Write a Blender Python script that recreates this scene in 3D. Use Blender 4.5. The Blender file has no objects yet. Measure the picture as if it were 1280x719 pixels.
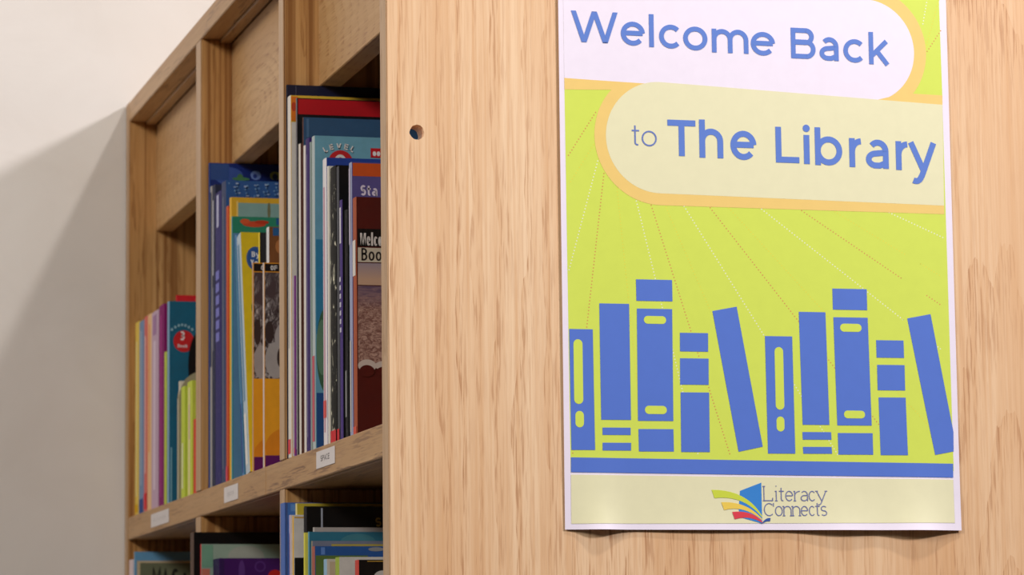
import bpy, bmesh, math, random
from mathutils import Vector, Matrix

scene = bpy.context.scene
COL = scene.collection
random.seed(7)

# ------------------------------------------------------------------ camera
cam_data = bpy.data.cameras.new('camera')
cam_data.sensor_width = 36.0
cam_data.lens = 4024.0 * 36.0 / 1280.0
cam = bpy.data.objects.new('camera', cam_data)
COL.objects.link(cam)
right = Vector((0.96440, -0.26420, -0.01150))
down = Vector((0.02210, 0.12400, -0.99200))
fwd = Vector((0.26350, 0.95650, 0.12540)).normalized()
right = (right - fwd * right.dot(fwd)).normalized()
up = right.cross(fwd).normalized()
mw = Matrix.Identity(4)
for i in range(3):
    mw[i][0] = right[i]; mw[i][1] = up[i]; mw[i][2] = -fwd[i]
mw.translation = Vector((-0.5193, -2.2151, 1.45))
cam.matrix_world = mw
cam_data.clip_start = 0.05
cam_data.dof.use_dof = True
cam_data.dof.focus_distance = 2.33
cam_data.dof.aperture_fstop = 20.0
scene.camera = cam

# ------------------------------------------------------------------ world and lights
world = bpy.data.worlds.new('room_ambient')
scene.world = world
world.use_nodes = True
bg = world.node_tree.nodes['Background']
bg.inputs['Color'].default_value = (1.0, 0.975, 0.94, 1)
bg.inputs['Strength'].default_value = 0.21

def area(name, loc, target, size, power, col):
    d = bpy.data.lights.new(name, 'AREA')
    d.shape = 'SQUARE'; d.size = size; d.energy = power; d.color = col
    o = bpy.data.objects.new(name, d)
    COL.objects.link(o)
    o.location = loc
    o.rotation_euler = (Vector(target) - Vector(loc)).to_track_quat('-Z', 'Y').to_euler()
    return o

area('ceiling_lamp_key', (1.95, -1.7, 3.19), (0.3, 0.4, 1.9), 0.26, 58, (0.99, 0.95, 1.0))
area('ceiling_lamp_overhead', (0.52, -0.55, 3.15), (0.2, 0.4, 1.6), 0.08, 11, (1.0, 0.96, 0.93))
area('fill_light_side', (-2.2, -1.5, 3.15), (0.0, 0.5, 1.8), 0.7, 54, (1.0, 0.96, 0.91))  # unseen soft fill, added on the left to brighten the shelf front

vs = scene.view_settings
vs.view_transform = 'Standard'
vs.look = 'None'
vs.exposure = 0.09
vs.gamma = 1.0
vs.use_curve_mapping = False

# ------------------------------------------------------------------ helpers
def lin(c):
    r = []
    for v in c[:3]:
        v = v / 255.0
        r.append(v / 12.92 if v <= 0.04045 else ((v + 0.055) / 1.055) ** 2.4)
    return (r[0], r[1], r[2], 1.0)

def tag(o, label, cat, group=None, kind=None):
    o['label'] = label
    o['category'] = cat
    if group: o['group'] = group
    if kind: o['kind'] = kind
    return o

def mesh_obj(name, verts, faces, mat, parent=None, smooth=False):
    me = bpy.data.meshes.new(name)
    me.from_pydata([tuple(v) for v in verts], [], [tuple(f) for f in faces])
    me.update()
    if smooth:
        for p in me.polygons: p.use_smooth = True
    o = bpy.data.objects.new(name, me)
    COL.objects.link(o)
    if mat: me.materials.append(mat)
    if parent: o.parent = parent
    return o

def bm_obj(name, bm, mat, parent=None):
    me = bpy.data.meshes.new(name)
    bm.to_mesh(me); bm.free()
    o = bpy.data.objects.new(name, me)
    COL.objects.link(o)
    if mat: me.materials.append(mat)
    if parent: o.parent = parent
    return o

def box(name, a, b, mat, parent=None, bev=0.0008):
    """box from corner a to corner b (metres) with softened edges"""
    bm = bmesh.new()
    m = Matrix.Translation([(a[i] + b[i]) / 2 for i in range(3)]) @ Matrix.Diagonal([abs(b[i] - a[i]) for i in range(3)] + [1])
    bmesh.ops.create_cube(bm, size=1.0, matrix=m)
    if bev:
        bmesh.ops.bevel(bm, geom=bm.edges[:], offset=bev, segments=1, affect='EDGES', profile=0.5)
    return bm_obj(name, bm, mat, parent)

def empty(name, loc):
    o = bpy.data.objects.new(name, None)
    o.empty_display_size = 0.05
    o.location = loc
    COL.objects.link(o)
    return o

# ------------------------------------------------------------------ materials
class NT:
    def __init__(self, name):
        self.m = bpy.data.materials.new(name)
        self.m.use_nodes = True
        self.t = self.m.node_tree
        self.b = self.t.nodes['Principled BSDF']
    def n(self, typ, **kw):
        x = self.t.nodes.new(typ)
        for k, v in kw.items(): setattr(x, k, v)
        return x
    def l(self, a, b): self.t.links.new(a, b)
    def math(self, op, a, b=None, c=None, clamp=False):
        x = self.n('ShaderNodeMath', operation=op, use_clamp=clamp)
        for i, v in enumerate((a, b, c)):
            if v is None: continue
            if isinstance(v, (int, float)): x.inputs[i].default_value = v
            else: self.l(v, x.inputs[i])
        return x.outputs[0]
    def mapping(self, src, scale=(1, 1, 1), loc=(0, 0, 0)):
        x = self.n('ShaderNodeMapping')
        x.inputs['Scale'].default_value = scale
        x.inputs['Location'].default_value = loc
        self.l(src, x.inputs['Vector'])
        return x.outputs[0]
    def noise(self, vec, scale, detail=3, rough=0.5, dist=0.0):
        x = self.n('ShaderNodeTexNoise')
        x.inputs['Scale'].default_value = scale
        x.inputs['Detail'].default_value = detail
        x.inputs['Roughness'].default_value = rough
        x.inputs['Distortion'].default_value = dist
        self.l(vec, x.inputs['Vector'])
        return x.outputs['Fac']
    def ramp(self, fac, lo, hi):
        x = self.n('ShaderNodeMapRange', clamp=True)
        self.l(fac, x.inputs['Value'])
        x.inputs['From Min'].default_value = lo
        x.inputs['From Max'].default_value = hi
        return x.outputs[0]
    def mix(self, fac, a, b):
        x = self.n('ShaderNodeMix', data_type='RGBA')
        if isinstance(fac, (int, float)): x.inputs[0].default_value = fac
        else: self.l(fac, x.inputs[0])
        for s, v in ((6, a), (7, b)):
            if isinstance(v, tuple): x.inputs[s].default_value = v
            else: self.l(v, x.inputs[s])
        return x.outputs[2]

def oak(name, axis, light, dark, pore, centre=(0, 0, 0), ring_freq=62.0, ring_flat=0.12, rough=0.42, band=0.0):
    """oak with straight pores along one axis and cathedral growth rings"""
    k = NT(name)
    tc = k.n('ShaderNodeTexCoord').outputs['Object']
    def sc(across, along):
        v = [across, across, across]; v[axis] = along
        return tuple(v)
    wob = k.noise(k.mapping(tc, sc(9, 2.2)), 1.0, 3, 0.55)
    # growth rings
    rel = k.n('ShaderNodeVectorMath', operation='SUBTRACT')
    k.l(tc, rel.inputs[0]); rel.inputs[1].default_value = centre
    relm = k.mapping(rel.outputs[0], sc(1.0, ring_flat))
    ln = k.n('ShaderNodeVectorMath', operation='LENGTH')
    k.l(relm, ln.inputs[0])
    fine = k.noise(k.mapping(tc, sc(120, 14)), 1.0, 2, 0.5)
    ph = k.math('ADD', k.math('MULTIPLY', ln.outputs['Value'], ring_freq), k.math('ADD', k.math('MULTIPLY', wob, 4.5), k.math('MULTIPLY', fine, 0.55)))
    saw = k.math('FRACT', ph)
    ring = k.ramp(saw, 0.45, 1.0)
    # pores: short dark dashes, denser in the early wood of each ring
    p1 = k.noise(k.mapping(tc, sc(620, 26)), 1.0, 2, 0.6)
    p2 = k.noise(k.mapping(tc, sc(260, 3.6)), 1.0, 2, 0.55)
    pores = k.math('MULTIPLY', k.ramp(p1, 0.49, 0.60), k.math('ADD', k.math('MULTIPLY', ring, 0.9), 0.24), clamp=True)
    streak = k.ramp(p2, 0.42, 0.72)
    patch = k.ramp(k.noise(k.mapping(tc, sc(26, 2.4)), 1.0, 2, 0.5), 0.4, 0.66)
    tone = k.noise(k.mapping(tc, sc(16, 0.9)), 1.0, 3, 0.5)
    col = k.mix(k.ramp(tone, 0.32, 0.7), light, dark)
    col = k.mix(k.math('MULTIPLY', streak, 0.75), col, dark)
    col = k.mix(k.math('MULTIPLY', ring, 0.35), col, dark)
    if band:         # broad dark growth lines
        bn = k.ramp(k.noise(k.mapping(tc, sc(210, 1.3)), 1.0, 1, 0.4), 0.52, 0.66)
        col = k.mix(k.math('MULTIPLY', bn, band), col, pore)
    fac = k.math('MULTIPLY', pores, k.math('ADD', k.math('MULTIPLY', patch, 0.6), 0.42), clamp=True)
    col = k.mix(fac, col, pore)
    k.l(col, k.b.inputs['Base Color'])
    k.b.inputs['Roughness'].default_value = rough
    k.b.inputs['Specular IOR Level'].default_value = 0.3
    bp = k.n('ShaderNodeBump')
    bp.inputs['Strength'].default_value = 0.12
    bp.inputs['Distance'].default_value = 0.0006
    bp.invert = True
    k.l(fac, bp.inputs['Height'])
    k.l(bp.outputs[0], k.b.inputs['Normal'])
    return k.m

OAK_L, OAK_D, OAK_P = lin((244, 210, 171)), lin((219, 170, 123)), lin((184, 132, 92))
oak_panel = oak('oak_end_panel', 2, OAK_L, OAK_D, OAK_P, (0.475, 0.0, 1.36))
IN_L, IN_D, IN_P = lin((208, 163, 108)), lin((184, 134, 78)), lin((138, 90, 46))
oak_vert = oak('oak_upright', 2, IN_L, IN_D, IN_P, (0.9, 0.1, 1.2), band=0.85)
oak_edge = oak('oak_upright_edge', 2, lin((206, 172, 136)), lin((186, 148, 108)), lin((150, 108, 70)), (0.9, 0.1, 1.2))
oak_run = oak('oak_shelf', 1, lin((202, 162, 114)), lin((178, 134, 86)), lin((128, 88, 54)), (0.7, 0.3, 1.2))
oak_val = oak('oak_valance', 1, lin((206, 166, 116)), lin((186, 142, 92)), lin((158, 108, 64)), (0.03, 0.66, 1.985), ring_freq=110.0, ring_flat=0.35)

def plaster():
    k = NT('plaster_wall')
    tc = k.n('ShaderNodeTexCoord').outputs['Object']
    n1 = k.noise(tc, 9.0, 4, 0.55, 0.6)
    n2 = k.noise(tc, 60.0, 3, 0.5)
    col = k.mix(k.ramp(n1, 0.3, 0.7), lin((232, 226, 219)), lin((226, 219, 211)))
    k.l(col, k.b.inputs['Base Color'])
    k.b.inputs['Roughness'].default_value = 0.8
    k.b.inputs['Specular IOR Level'].default_value = 0.2
    bp = k.n('ShaderNodeBump')
    bp.inputs['Strength'].default_value = 0.35
    bp.inputs['Distance'].default_value = 0.004
    k.l(k.math('ADD', n1, k.math('MULTIPLY', n2, 0.12)), bp.inputs['Height'])
    k.l(bp.outputs[0], k.b.inputs['Normal'])
    return k.m

def floor_mat():
    k = NT('carpet_floor')
    tc = k.n('ShaderNodeTexCoord').outputs['Object']
    n = k.noise(tc, 220.0, 3, 0.6)
    k.l(k.mix(n, lin((62, 58, 54)), lin((82, 76, 70))), k.b.inputs['Base Color'])
    k.b.inputs['Roughness'].default_value = 0.95
    return k.m

_pm = {}
def printed(c, rough=0.45, wear=0.08, kind='print'):
    """ink or coated card: flat colour with faint mottling"""
    key = (c, rough, wear)
    if key in _pm: return _pm[key]
    k = NT('%s_%d_%d_%d' % ((kind,) + tuple(c)))
    tc = k.n('ShaderNodeTexCoord').outputs['Object']
    n = k.noise(tc, 90.0, 3, 0.6)
    base = lin(c)
    alt = tuple(min(1.0, v * (1 - wear) + 0.02 * wear) for v in base[:3]) + (1.0,)
    k.l(k.mix(k.ramp(n, 0.35, 0.7), base, alt), k.b.inputs['Base Color'])
    k.b.inputs['Roughness'].default_value = rough
    k.b.inputs['Specular IOR Level'].default_value = 0.35
    _pm[key] = k.m
    return k.m

def page_mat():
    k = NT('page_block_paper')
    tc = k.n('ShaderNodeTexCoord').outputs['Object']
    n = k.noise(k.mapping(tc, (4, 1800, 4)), 1.0, 2)
    k.l(k.mix(n, lin((238, 230, 212)), lin((205, 194, 172))), k.b.inputs['Base Color'])
    k.b.inputs['Roughness'].default_value = 0.8
    return k.m

def worn(c):
    """spine card with pale rubbed scuffs"""
    key = ('worn', c)
    if key in _pm: return _pm[key]
    k = NT('worn_spine_%d_%d_%d' % tuple(c))
    tc = k.n('ShaderNodeTexCoord').outputs['Object']
    n = k.ramp(k.noise(k.mapping(tc, (400, 400, 120)), 1.0, 3, 0.7), 0.6, 0.74)
    b = lin(c)
    pale = tuple(v * 0.6 + 0.4 * 0.55 for v in b[:3]) + (1.0,)
    k.l(k.mix(k.math('MULTIPLY', n, 0.55), b, pale), k.b.inputs['Base Color'])
    k.b.inputs['Roughness'].default_value = 0.6
    k.b.inputs['Specular IOR Level'].default_value = 0.12
    _pm[key] = k.m
    return k.m

def mottled():
    if 'mottled' in _pm: return _pm['mottled']
    k = NT('mottled_spine')
    tc = k.n('ShaderNodeTexCoord').outputs['Object']
    n = k.ramp(k.noise(k.mapping(tc, (120, 120, 70)), 1.0, 4, 0.7, 0.6), 0.585, 0.64)
    k.l(k.mix(n, lin((18, 18, 16)), lin((225, 220, 195))), k.b.inputs['Base Color'])
    k.b.inputs['Roughness'].default_value = 0.6
    k.b.inputs['Specular IOR Level'].default_value = 0.12
    _pm['mottled'] = k.m
    return k.m

def photo_mat(kind):
    if kind in _pm: return _pm[kind]
    k = NT('printed_photo_' + kind)
    tc = k.n('ShaderNodeTexCoord').outputs['Object']
    sx = k.n('ShaderNodeSeparateXYZ'); k.l(tc, sx.inputs[0])
    z = sx.outputs['Z']
    if kind == 'sky':
        col = k.mix(k.ramp(z, 0.118, 0.136), lin((196, 160, 135)), lin((128, 130, 158)))
    elif kind == 'sea':
        w = k.noise(k.mapping(tc, (60, 60, 380)), 1.0, 4, 0.7, 0.8)
        f = k.noise(k.mapping(tc, (240, 240, 420)), 1.0, 4, 0.75, 1.0)
        a = k.mix(k.ramp(w, 0.4, 0.65), lin((98, 78, 100)), lin((150, 118, 120)))
        sand = k.mix(k.ramp(f, 0.42, 0.62), lin((120, 80, 72)), lin((190, 155, 140)))
        col = k.mix(k.ramp(z, 0.108, 0.095), a, sand)
    else:
        f = k.noise(k.mapping(tc, (300, 300, 150)), 1.0, 5, 0.8, 1.2)
        g = k.noise(tc, 42.0, 2, 0.5)
        a = k.mix(k.ramp(f, 0.46, 0.6), lin((44, 35, 38)), lin((190, 184, 184)))
        col = k.mix(k.ramp(g, 0.36, 0.5), lin((72, 60, 64)), a)
    k.l(col, k.b.inputs['Base Color'])
    k.b.inputs['Roughness'].default_value = 0.4
    _pm[kind] = k.m
    return k.m

PAGES = page_mat()

# ------------------------------------------------------------------ stroke lettering
def arc(cx, cy, rx, ry, a0, a1, n=18):
    return [(cx + rx * math.cos(math.radians(a0 + (a1 - a0) * i / n)), cy + ry * math.sin(math.radians(a0 + (a1 - a0) * i / n))) for i in range(n + 1)]

def glyph(ch, w, cap, xh, s, serif=False):
    """centre lines of one letter in a box w wide (y up, baseline 0) -> [(points, closed)]"""
    h = s / 2
    l, r, cx = h, w - h, w / 2
    R = max((w - s) / 2, 1e-6)
    ry = (xh - s) / 2
    if ch == 'W':
        return [([(h * .9, cap), (w * .27, 0), (w * .5, cap), (w * .73, 0), (w - h * .9, cap)], 'W')]
    if ch == 'o': return [(arc(cx, xh / 2, R, ry, 0, 360, 30)[:-1], True)]
    if ch == 'c': return [(arc(cx + w * .03, xh / 2, R, ry, 44, 316, 24), False)]
    if ch == 'e': return [([(l, xh * .52), (r, xh * .52)], False), (arc(cx, xh / 2, R, ry, 3, 318, 28), False)]
    if ch == 'l': return [([(cx, 0), (cx, cap * 1.06)], False)]
    if ch == 'i': return [([(cx, 0), (cx, xh)], False), (arc(cx, cap * 1.0, s * .62, s * .62, 0, 360, 16)[:-1], 'D')]
    if ch == 'm':
        q = (w - s) / 2; ra = q / 2
        out = [([(l, 0), (l, xh)], False)]
        for j in (0, 1):
            c = l + q * j + ra
            out.append(([(c - ra, xh * .45)] + arc(c, xh - h - ra, ra, ra, 180, 0, 14) + [(c + ra, 0)], False))
        return out
    if ch in 'hn':
        out = [([(l, 0), (l, cap * 1.06 if ch == 'h' else xh)], False)]
        out.append(([(l, xh * .45)] + arc(cx, xh - h - R, R, R, 180, 0, 16) + [(r, 0)], False))
        return out
    if ch == 'b':
        return [([(l, 0), (l, cap * 1.06)], False), (arc(cx, xh / 2, R, ry, 0, 360, 30)[:-1], True)]
    if ch == 'r':
        return [([(l, 0), (l, xh)], False), ([(l, xh * .45)] + arc(w, xh * .52, w - l, xh * .48 - h, 180, 90, 10), False)]
    if ch == 'a':
        rt = r - h * .1
        return [([(rt, 0), (rt, xh * .60)] + arc(cx + h * .2, xh * .60, rt - cx - h * .2, xh * .40 - h, 0, 140, 12), False),
                ([(rt, xh * .56)] + arc(w * .44, xh * .28 + h * .3, w * .44 - h, xh * .28 - h * .7, 90, 270, 14) + [(w * .6, h), (rt, xh * .2)], False)]
    if ch == 't':
        return [([(w * .42, xh * 1.28), (w * .42, w * .3 + h)] + arc(w * .42 + w * .3, w * .3 + h, w * .3, w * .3, 180, 290, 8), False), ([(0, xh - h), (w * .95, xh - h)], False)]
    if ch == 'y':
        return [([(h * .7, xh), (w * .52, h * .4)], False), ([(w - h * .7, xh), (w * .47, -xh * .14)] + arc(w * .24, -xh * .14, w * .2, xh * .2, -20, -120, 8), False)]
    if ch == 'k':
        return [([(l, 0), (l, cap * 1.06)], False), ([(w - h, xh), (l, xh * .34)], False), ([(w * .42, xh * .55), (w - h * .7, 0)], False)]
    if ch == 'B':
        m = cap * .53; rb, rt = (m - h) / 2 + h * .1, (cap - m - h) / 2
        return [([(l, 0), (l, cap)], False),
                ([(l, h), (r - rb, h)] + arc(r - rb, h + rb, rb, rb, -90, 90, 14) + [(l, h + 2 * rb)], False),
                ([(l, cap - h), (r - rt - w * .06, cap - h)] + arc(r - rt - w * .06, cap - h - rt, rt, rt, 90, -90, 14) + [(l, cap - h - 2 * rt)], False)]
    if ch == 'T': return [([(0, cap - h), (w, cap - h)], False), ([(cx, 0), (cx, cap - h)], False)]
    if ch == 'L': return [([(l, 0), (l, cap)], False), ([(0, h), (w, h)], False)]
    if ch == 'E': return [([(l, 0), (l, cap)], False)] + [([(l, y), (w, y)], False) for y in (h, cap / 2, cap - h)]
    if ch == 'V': return [([(h, cap), (cx, h), (w - h, cap)], 'W')]
    if ch == 'A': return [([(h, 0), (cx, cap - h), (w - h, 0)], False), ([(w * .25, cap * .32), (w * .75, cap * .32)], False)]
    if ch == 'P': return [([(l, 0), (l, cap)], False), ([(l, cap - h), (cx, cap - h)] + arc(cx, cap * .72, R, cap * .28 - h, 90, -90, 12) + [(l, cap * .44 + h)], False)]
    if ch == 'C': return [(arc(cx + w * .04, cap / 2, R, cap / 2 - h, 46, 314, 24), False)]
    if ch == 'O': return [(arc(cx, cap / 2, R, cap / 2 - h, 0, 360, 28)[:-1], True)]
    if ch == 'M': return [([(l, 0), (l, cap), (cx, cap * .25), (r, cap), (r, 0)], False)]
    if ch == 'F': return [([(l, 0), (l, cap)], False)] + [([(l, y), (w, y)], False) for y in (cap / 2, cap - h)]
    if ch == 'Y': return [([(h, cap), (cx, cap * .45), (w - h, cap)], False), ([(cx, 0), (cx, cap * .45)], False)]
    if ch in 'Ss':
        H = cap if ch == 'S' else xh
        q = H / 4 - h / 4
        return [(arc(cx, H - h - q * .95, R, q * .95, 35, 270, 16) + arc(cx, h + q * .98, R, q * .98, 90, -145, 16), False)]
    if ch == 'u': return [([(l, xh), (l, R + h)] + arc(cx, R + h, R, R, 180, 360, 14) + [(r, xh)], False), ([(r, 0), (r, xh)], False)]
    if ch == '3':
        q = cap / 4
        return [(arc(cx - w * .05, cap - h - q * .85, R, q * .9, 140, -90, 14) + arc(cx - w * .05, h + q * .95, R, q, 90, -145, 16), False)]
    return [([(cx, 0), (cx, xh)], False)]

def stroke(pts, s, closed):
    """polyline -> quad strip of width s with mitred corners"""
    n = len(pts)
    if closed == 'D':       # filled dot
        return list(pts), [tuple(range(n))]
    V, F = [], []
    flat = closed == 'W'
    closed = closed is True
    for i in range(n):
        p = Vector(pts[i])
        a = Vector(pts[i - 1]) if (i > 0 or closed) else None
        b = Vector(pts[(i + 1) % n]) if (i < n - 1 or closed) else None
        d1 = (p - a) if a is not None else (b - p)
        d2 = (b - p) if b is not None else (p - a)
        if d1.length < 1e-9: d1 = d2
        if d2.length < 1e-9: d2 = d1
        d1 = d1.normalized(); d2 = d2.normalized()
        n1 = Vector((-d1.y, d1.x)); n2 = Vector((-d2.y, d2.x))
        m = (n1 + n2)
        m = m.normalized() if m.length > 1e-6 else n1
        k = s / 2 / max(0.45, m.dot(n1))
        if flat:            # horizontal cut ends as in W and V
            if i in (0, n - 1):
                k = s / 2 / max(0.3, abs(d1.y)); m = Vector((1, 0)) * (1 if n1.x > 0 else -1)
                V += [tuple(p + m * k), tuple(p - m * k)]
                continue
            k = s / 2 / max(0.3, m.dot(n1))
            inner = 1 if (m.y > 0) == (pts[i][1] < pts[i - 1][1]) else -1
            up_ = Vector((0, 1))
            yi = k * abs(m.y)
            hw = s * 0.62
            # two outer corner points + one inner point
            base = p
            if pts[i][1] < pts[i - 1][1]:
                V += [tuple(base + Vector((hw, 0))), tuple(base - Vector((hw, 0)))]
            else:
                V += [tuple(base - Vector((hw, 0)) if n1.x < 0 else base - Vector((hw, 0))), tuple(base + Vector((hw, 0)))]
            continue
        V += [tuple(p + m * k), tuple(p - m * k)]
    if flat:                # W / V: each leg its own parallelogram
        V, F = [], []
        for i in range(n - 1):
            (x0, y0), (x1, y1) = pts[i], pts[i + 1]
            L = math.hypot(x1 - x0, y1 - y0)
            k = s / 2 * L / abs(y1 - y0)
            q = len(V)
            V += [(x0 - k, y0), (x0 + k, y0), (x1 + k, y1), (x1 - k, y1)]
            F.append((q, q + 1, q + 2, q + 3))
        return V, F
    m = n if closed else n - 1
    for i in range(m):
        j = (i + 1) % n
        F.append((2 * i, 2 * i + 1, 2 * j + 1, 2 * j))
    return V, F

def serifs(ch, w, cap, xh, s):
    h = s / 2; e = s * 1.5; out = []
    def bar(x, y): out.append(([(x - e, y), (x + e, y)], False))
    if ch == 'L': bar(h, h * .6); bar(h, cap - h * .6); out.append(([(w - h, 0), (w - h, cap * .22)], False))
    if ch == 'i': bar(w / 2, h * .6); out.append(([(w / 2 - e, xh - h), (w / 2, xh - h)], False))
    if ch == 'n': bar(h, h * .6); bar(w - h, h * .6); out.append(([(h - e, xh - h), (h, xh - h)], False))
    if ch == 'r': bar(h, h * .6); out.append(([(h - e, xh - h), (h, xh - h)], False))
    if ch == 'y': bar(h * .7, xh - h * .6); bar(w - h * .7, xh - h * .6)
    if ch == 'C': out.append(([(w - h, cap * .72), (w - h, cap)], False))
    return out

def letters(spec, use_serif=False):
    """spec (chars with x0,x1,base0,base1; cap, xh, stroke) -> verts2d, faces"""
    rows, cap, xh, s = spec
    V, F = [], []
    nst = 0
    for ch, x0, x1, b0, b1 in rows:
        w = x1 - x0
        sl = (b1 - b0) / w
        g = glyph(ch, w, cap, xh, s)
        if use_serif: g = g + [(p, c) for p, c in serifs(ch, w, cap, xh, s)]
        for pts, cl in g:
            v, f = stroke(pts, s, cl)
            q = len(V)
            zz = 0.000006 * (nst % 5); nst += 1      # overlapping strokes never share a plane
            V += [(x0 + x, b0 + sl * x + y, zz) for x, y in v]
            F += [tuple(i + q for i in t) for t in f]
    return V, F

# ------------------------------------------------------------------ room shell
wall = box('wall_back', (-3.5, 1.2525, 0.0), (3.5, 1.36, 3.4), plaster(), bev=0)
wall['kind'] = 'structure'
wall['label'] = 'off white plastered wall behind the far end of the bookcase'
flo = box('floor', (-3.5, -4.4, -0.06), (3.5, 1.2525, 0.0), floor_mat(), bev=0)
flo['kind'] = 'structure'
flo['label'] = 'grey brown carpet floor under the bookcase'

wm = printed((128, 120, 111), 0.9, 0.05, 'painted_wall')
for nm, a, b_, lb in (('wall_left', (-3.6, -4.4, 0.0), (-3.5, 1.36, 3.4), 'taupe painted wall facing the bookcase front'),
                      ('wall_right', (3.5, -4.4, 0.0), (3.6, 1.36, 3.4), 'taupe painted wall behind the bookcase'),
                      ('wall_front', (-3.5, -4.5, 0.0), (3.5, -4.4, 3.4), 'taupe painted wall across the room')):
    o = box(nm, a, b_, wm, bev=0)
    o['kind'] = 'structure'; o['label'] = lb

# ------------------------------------------------------------------ bookcase
SH = 1.6430          # top of the upper shelf
TOP = 2.096
DEPTH = 0.60
BACK = 0.298
case = empty('bookcase', (0.0, 0.0, 0.0))
tag(case, 'tall oak library bookcase with dividers and valance boards', 'bookcase')

def panel_with_hole(name, y0, y1, hole, rad, mat):
    bm = bmesh.new()
    outer = [bm.verts.new((x, y0, z)) for x, z in ((0, 0), (DEPTH, 0), (DEPTH, TOP), (0, TOP))]
    N = 28
    inner = [bm.verts.new((hole[0] + rad * math.cos(2 * math.pi * i / N) * (1 + 0.05 * math.sin(5.1 * i)), y0, hole[1] + rad * math.sin(2 * math.pi * i / N) * (1 + 0.04 * math.cos(3.7 * i)))) for i in range(N)]
    E = [bm.edges.new((outer[i], outer[(i + 1) % 4])) for i in range(4)] + [bm.edges.new((inner[i], inner[(i + 1) % N])) for i in range(N)]
    bmesh.ops.triangle_fill(bm, use_beauty=True, edges=E)
    # drop faces inside the hole
    for f in [f for f in bm.faces if all(v in inner for v in f.verts)]:
        bm.faces.remove(f)
    geo = bmesh.ops.extrude_face_region(bm, geom=bm.faces[:])
    bmesh.ops.translate(bm, vec=(0, y1 - y0, 0), verts=[g for g in geo['geom'] if isinstance(g, bmesh.types.BMVert)])
    bmesh.ops.recalc_face_normals(bm, faces=bm.faces[:])
    return bm_obj(name, bm, mat, case)

panel_with_hole('end_panel', 0.0, 0.0185, (0.0215, 1.8513), 0.0054, oak_panel)
box('edge_strip', (-0.0012, 0.0, 0.0), (-0.0001, 0.0185, TOP), oak_edge, case, bev=0.0004)
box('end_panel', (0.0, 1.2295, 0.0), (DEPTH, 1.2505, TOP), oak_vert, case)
box('edge_strip', (-0.0012, 1.2297, 0.0), (-0.0001, 1.2503, TOP), oak_edge, case, bev=0.0004)
box('top_board', (-0.001, 0.0187, 2.0745), (DEPTH, 1.2293, TOP), oak_run, case)
box('cleat', (0.0175, 0.0187, 2.0715), (0.0282, 1.2293, 2.0743), oak_run, case, bev=0.0005)
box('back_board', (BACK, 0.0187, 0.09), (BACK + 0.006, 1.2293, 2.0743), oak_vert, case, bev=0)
box('plinth', (0.03, 0.0187, 0.0), (DEPTH - 0.03, 1.2293, 0.09), oak_run, case)

LEVELS = [SH, 1.2915, 0.94, 0.588, 0.24, 0.115]
for i, z in enumerate(LEVELS):
    box('shelf', (0.0062, 0.0187, z - 0.0240), (BACK - 0.0005, 1.2293, z), oak_run, case)
    box('shelf', (BACK + 0.0065, 0.0187, z - 0.0240), (DEPTH - 0.001, 1.2293, z), oak_run, case)
    # solid edging in two lengths with a butt joint
    box('shelf_edging', (-0.0006, 0.0187, z - 0.0240), (0.0060, 0.4565, z), oak_run, case)
    box('shelf_edging', (-0.0006, 0.4570, z - 0.0240), (0.0060, 1.2293, z), oak_run, case)
DIV = [(0.3745, 0.3935), (0.7745, 0.8000)]
tops = [2.0743] + [z - 0.0242 for z in LEVELS[:-1]]
for z, zt in zip(LEVELS[:5], tops[:5]):
    for a, b in DIV:
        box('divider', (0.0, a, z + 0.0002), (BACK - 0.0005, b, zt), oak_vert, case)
        box('edge_strip', (-0.0012, a + 0.0002, z + 0.0003), (-0.0001, b - 0.0002, zt), oak_edge, case, bev=0.0004)
BAYS = [(0.0187, 0.3743), (0.3937, 0.7743), (0.8002, 1.2293)]
for a, b in BAYS:
    box('valance_board', (0.0290, a, 1.9545), (0.0475, b, 2.0713), oak_val, case)

# ------------------------------------------------------------------ shelf labels
lab_paper = printed((226, 218, 216), 0.55, 0.05, 'label')
lab_ink = printed((95, 90, 92), 0.6, 0.05, 'ink')
def shelf_label(y0, y1, z0, z1, word, label, cw):
    r = empty('shelf_label', (-0.0008, (y0 + y1) / 2, z0))
    h = z1 - z0; w = y1 - y0
    box('card', (-0.0004, -w / 2, 0), (0.0, w / 2, h), lab_paper, r, bev=0)
    V, F = [], []
    n = len(word); pw = w * cw; cap = h * 0.34; s = cap * 0.16
    for i, ch in enumerate(word):
        if ch == ' ': continue
        for pts, cl in glyph(ch, pw / n * 0.78, cap, cap * .75, s):
            v, f = stroke(pts, s, cl)
            q = len(V)
            # the writing runs towards the viewer's right, which is -y on this face
            V += [(-0.00052, pw / 2 - pw / n * i - x, h * 0.36 + y) for x, y in v]
            F += [tuple(k + q for k in t) for t in f]
    mesh_obj('lettering', V, F, lab_ink, r)
    tag(r, label, 'label', 'paper labels on the upper shelf edge')
shelf_label(0.1796, 0.2471, 1.6262, 1.6394, 'SPACE', 'white paper label with short word under the near compartment books', 0.5)
shelf_label(0.5828, 0.6505, 1.6237, 1.6375, '|||||', 'white paper label with grey print under the leaning yellow book', 0.5)
shelf_label(0.9588, 1.0700, 1.6235, 1.6371, '||| |||||', 'white paper label with two words under the slim far readers', 0.76)

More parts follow.
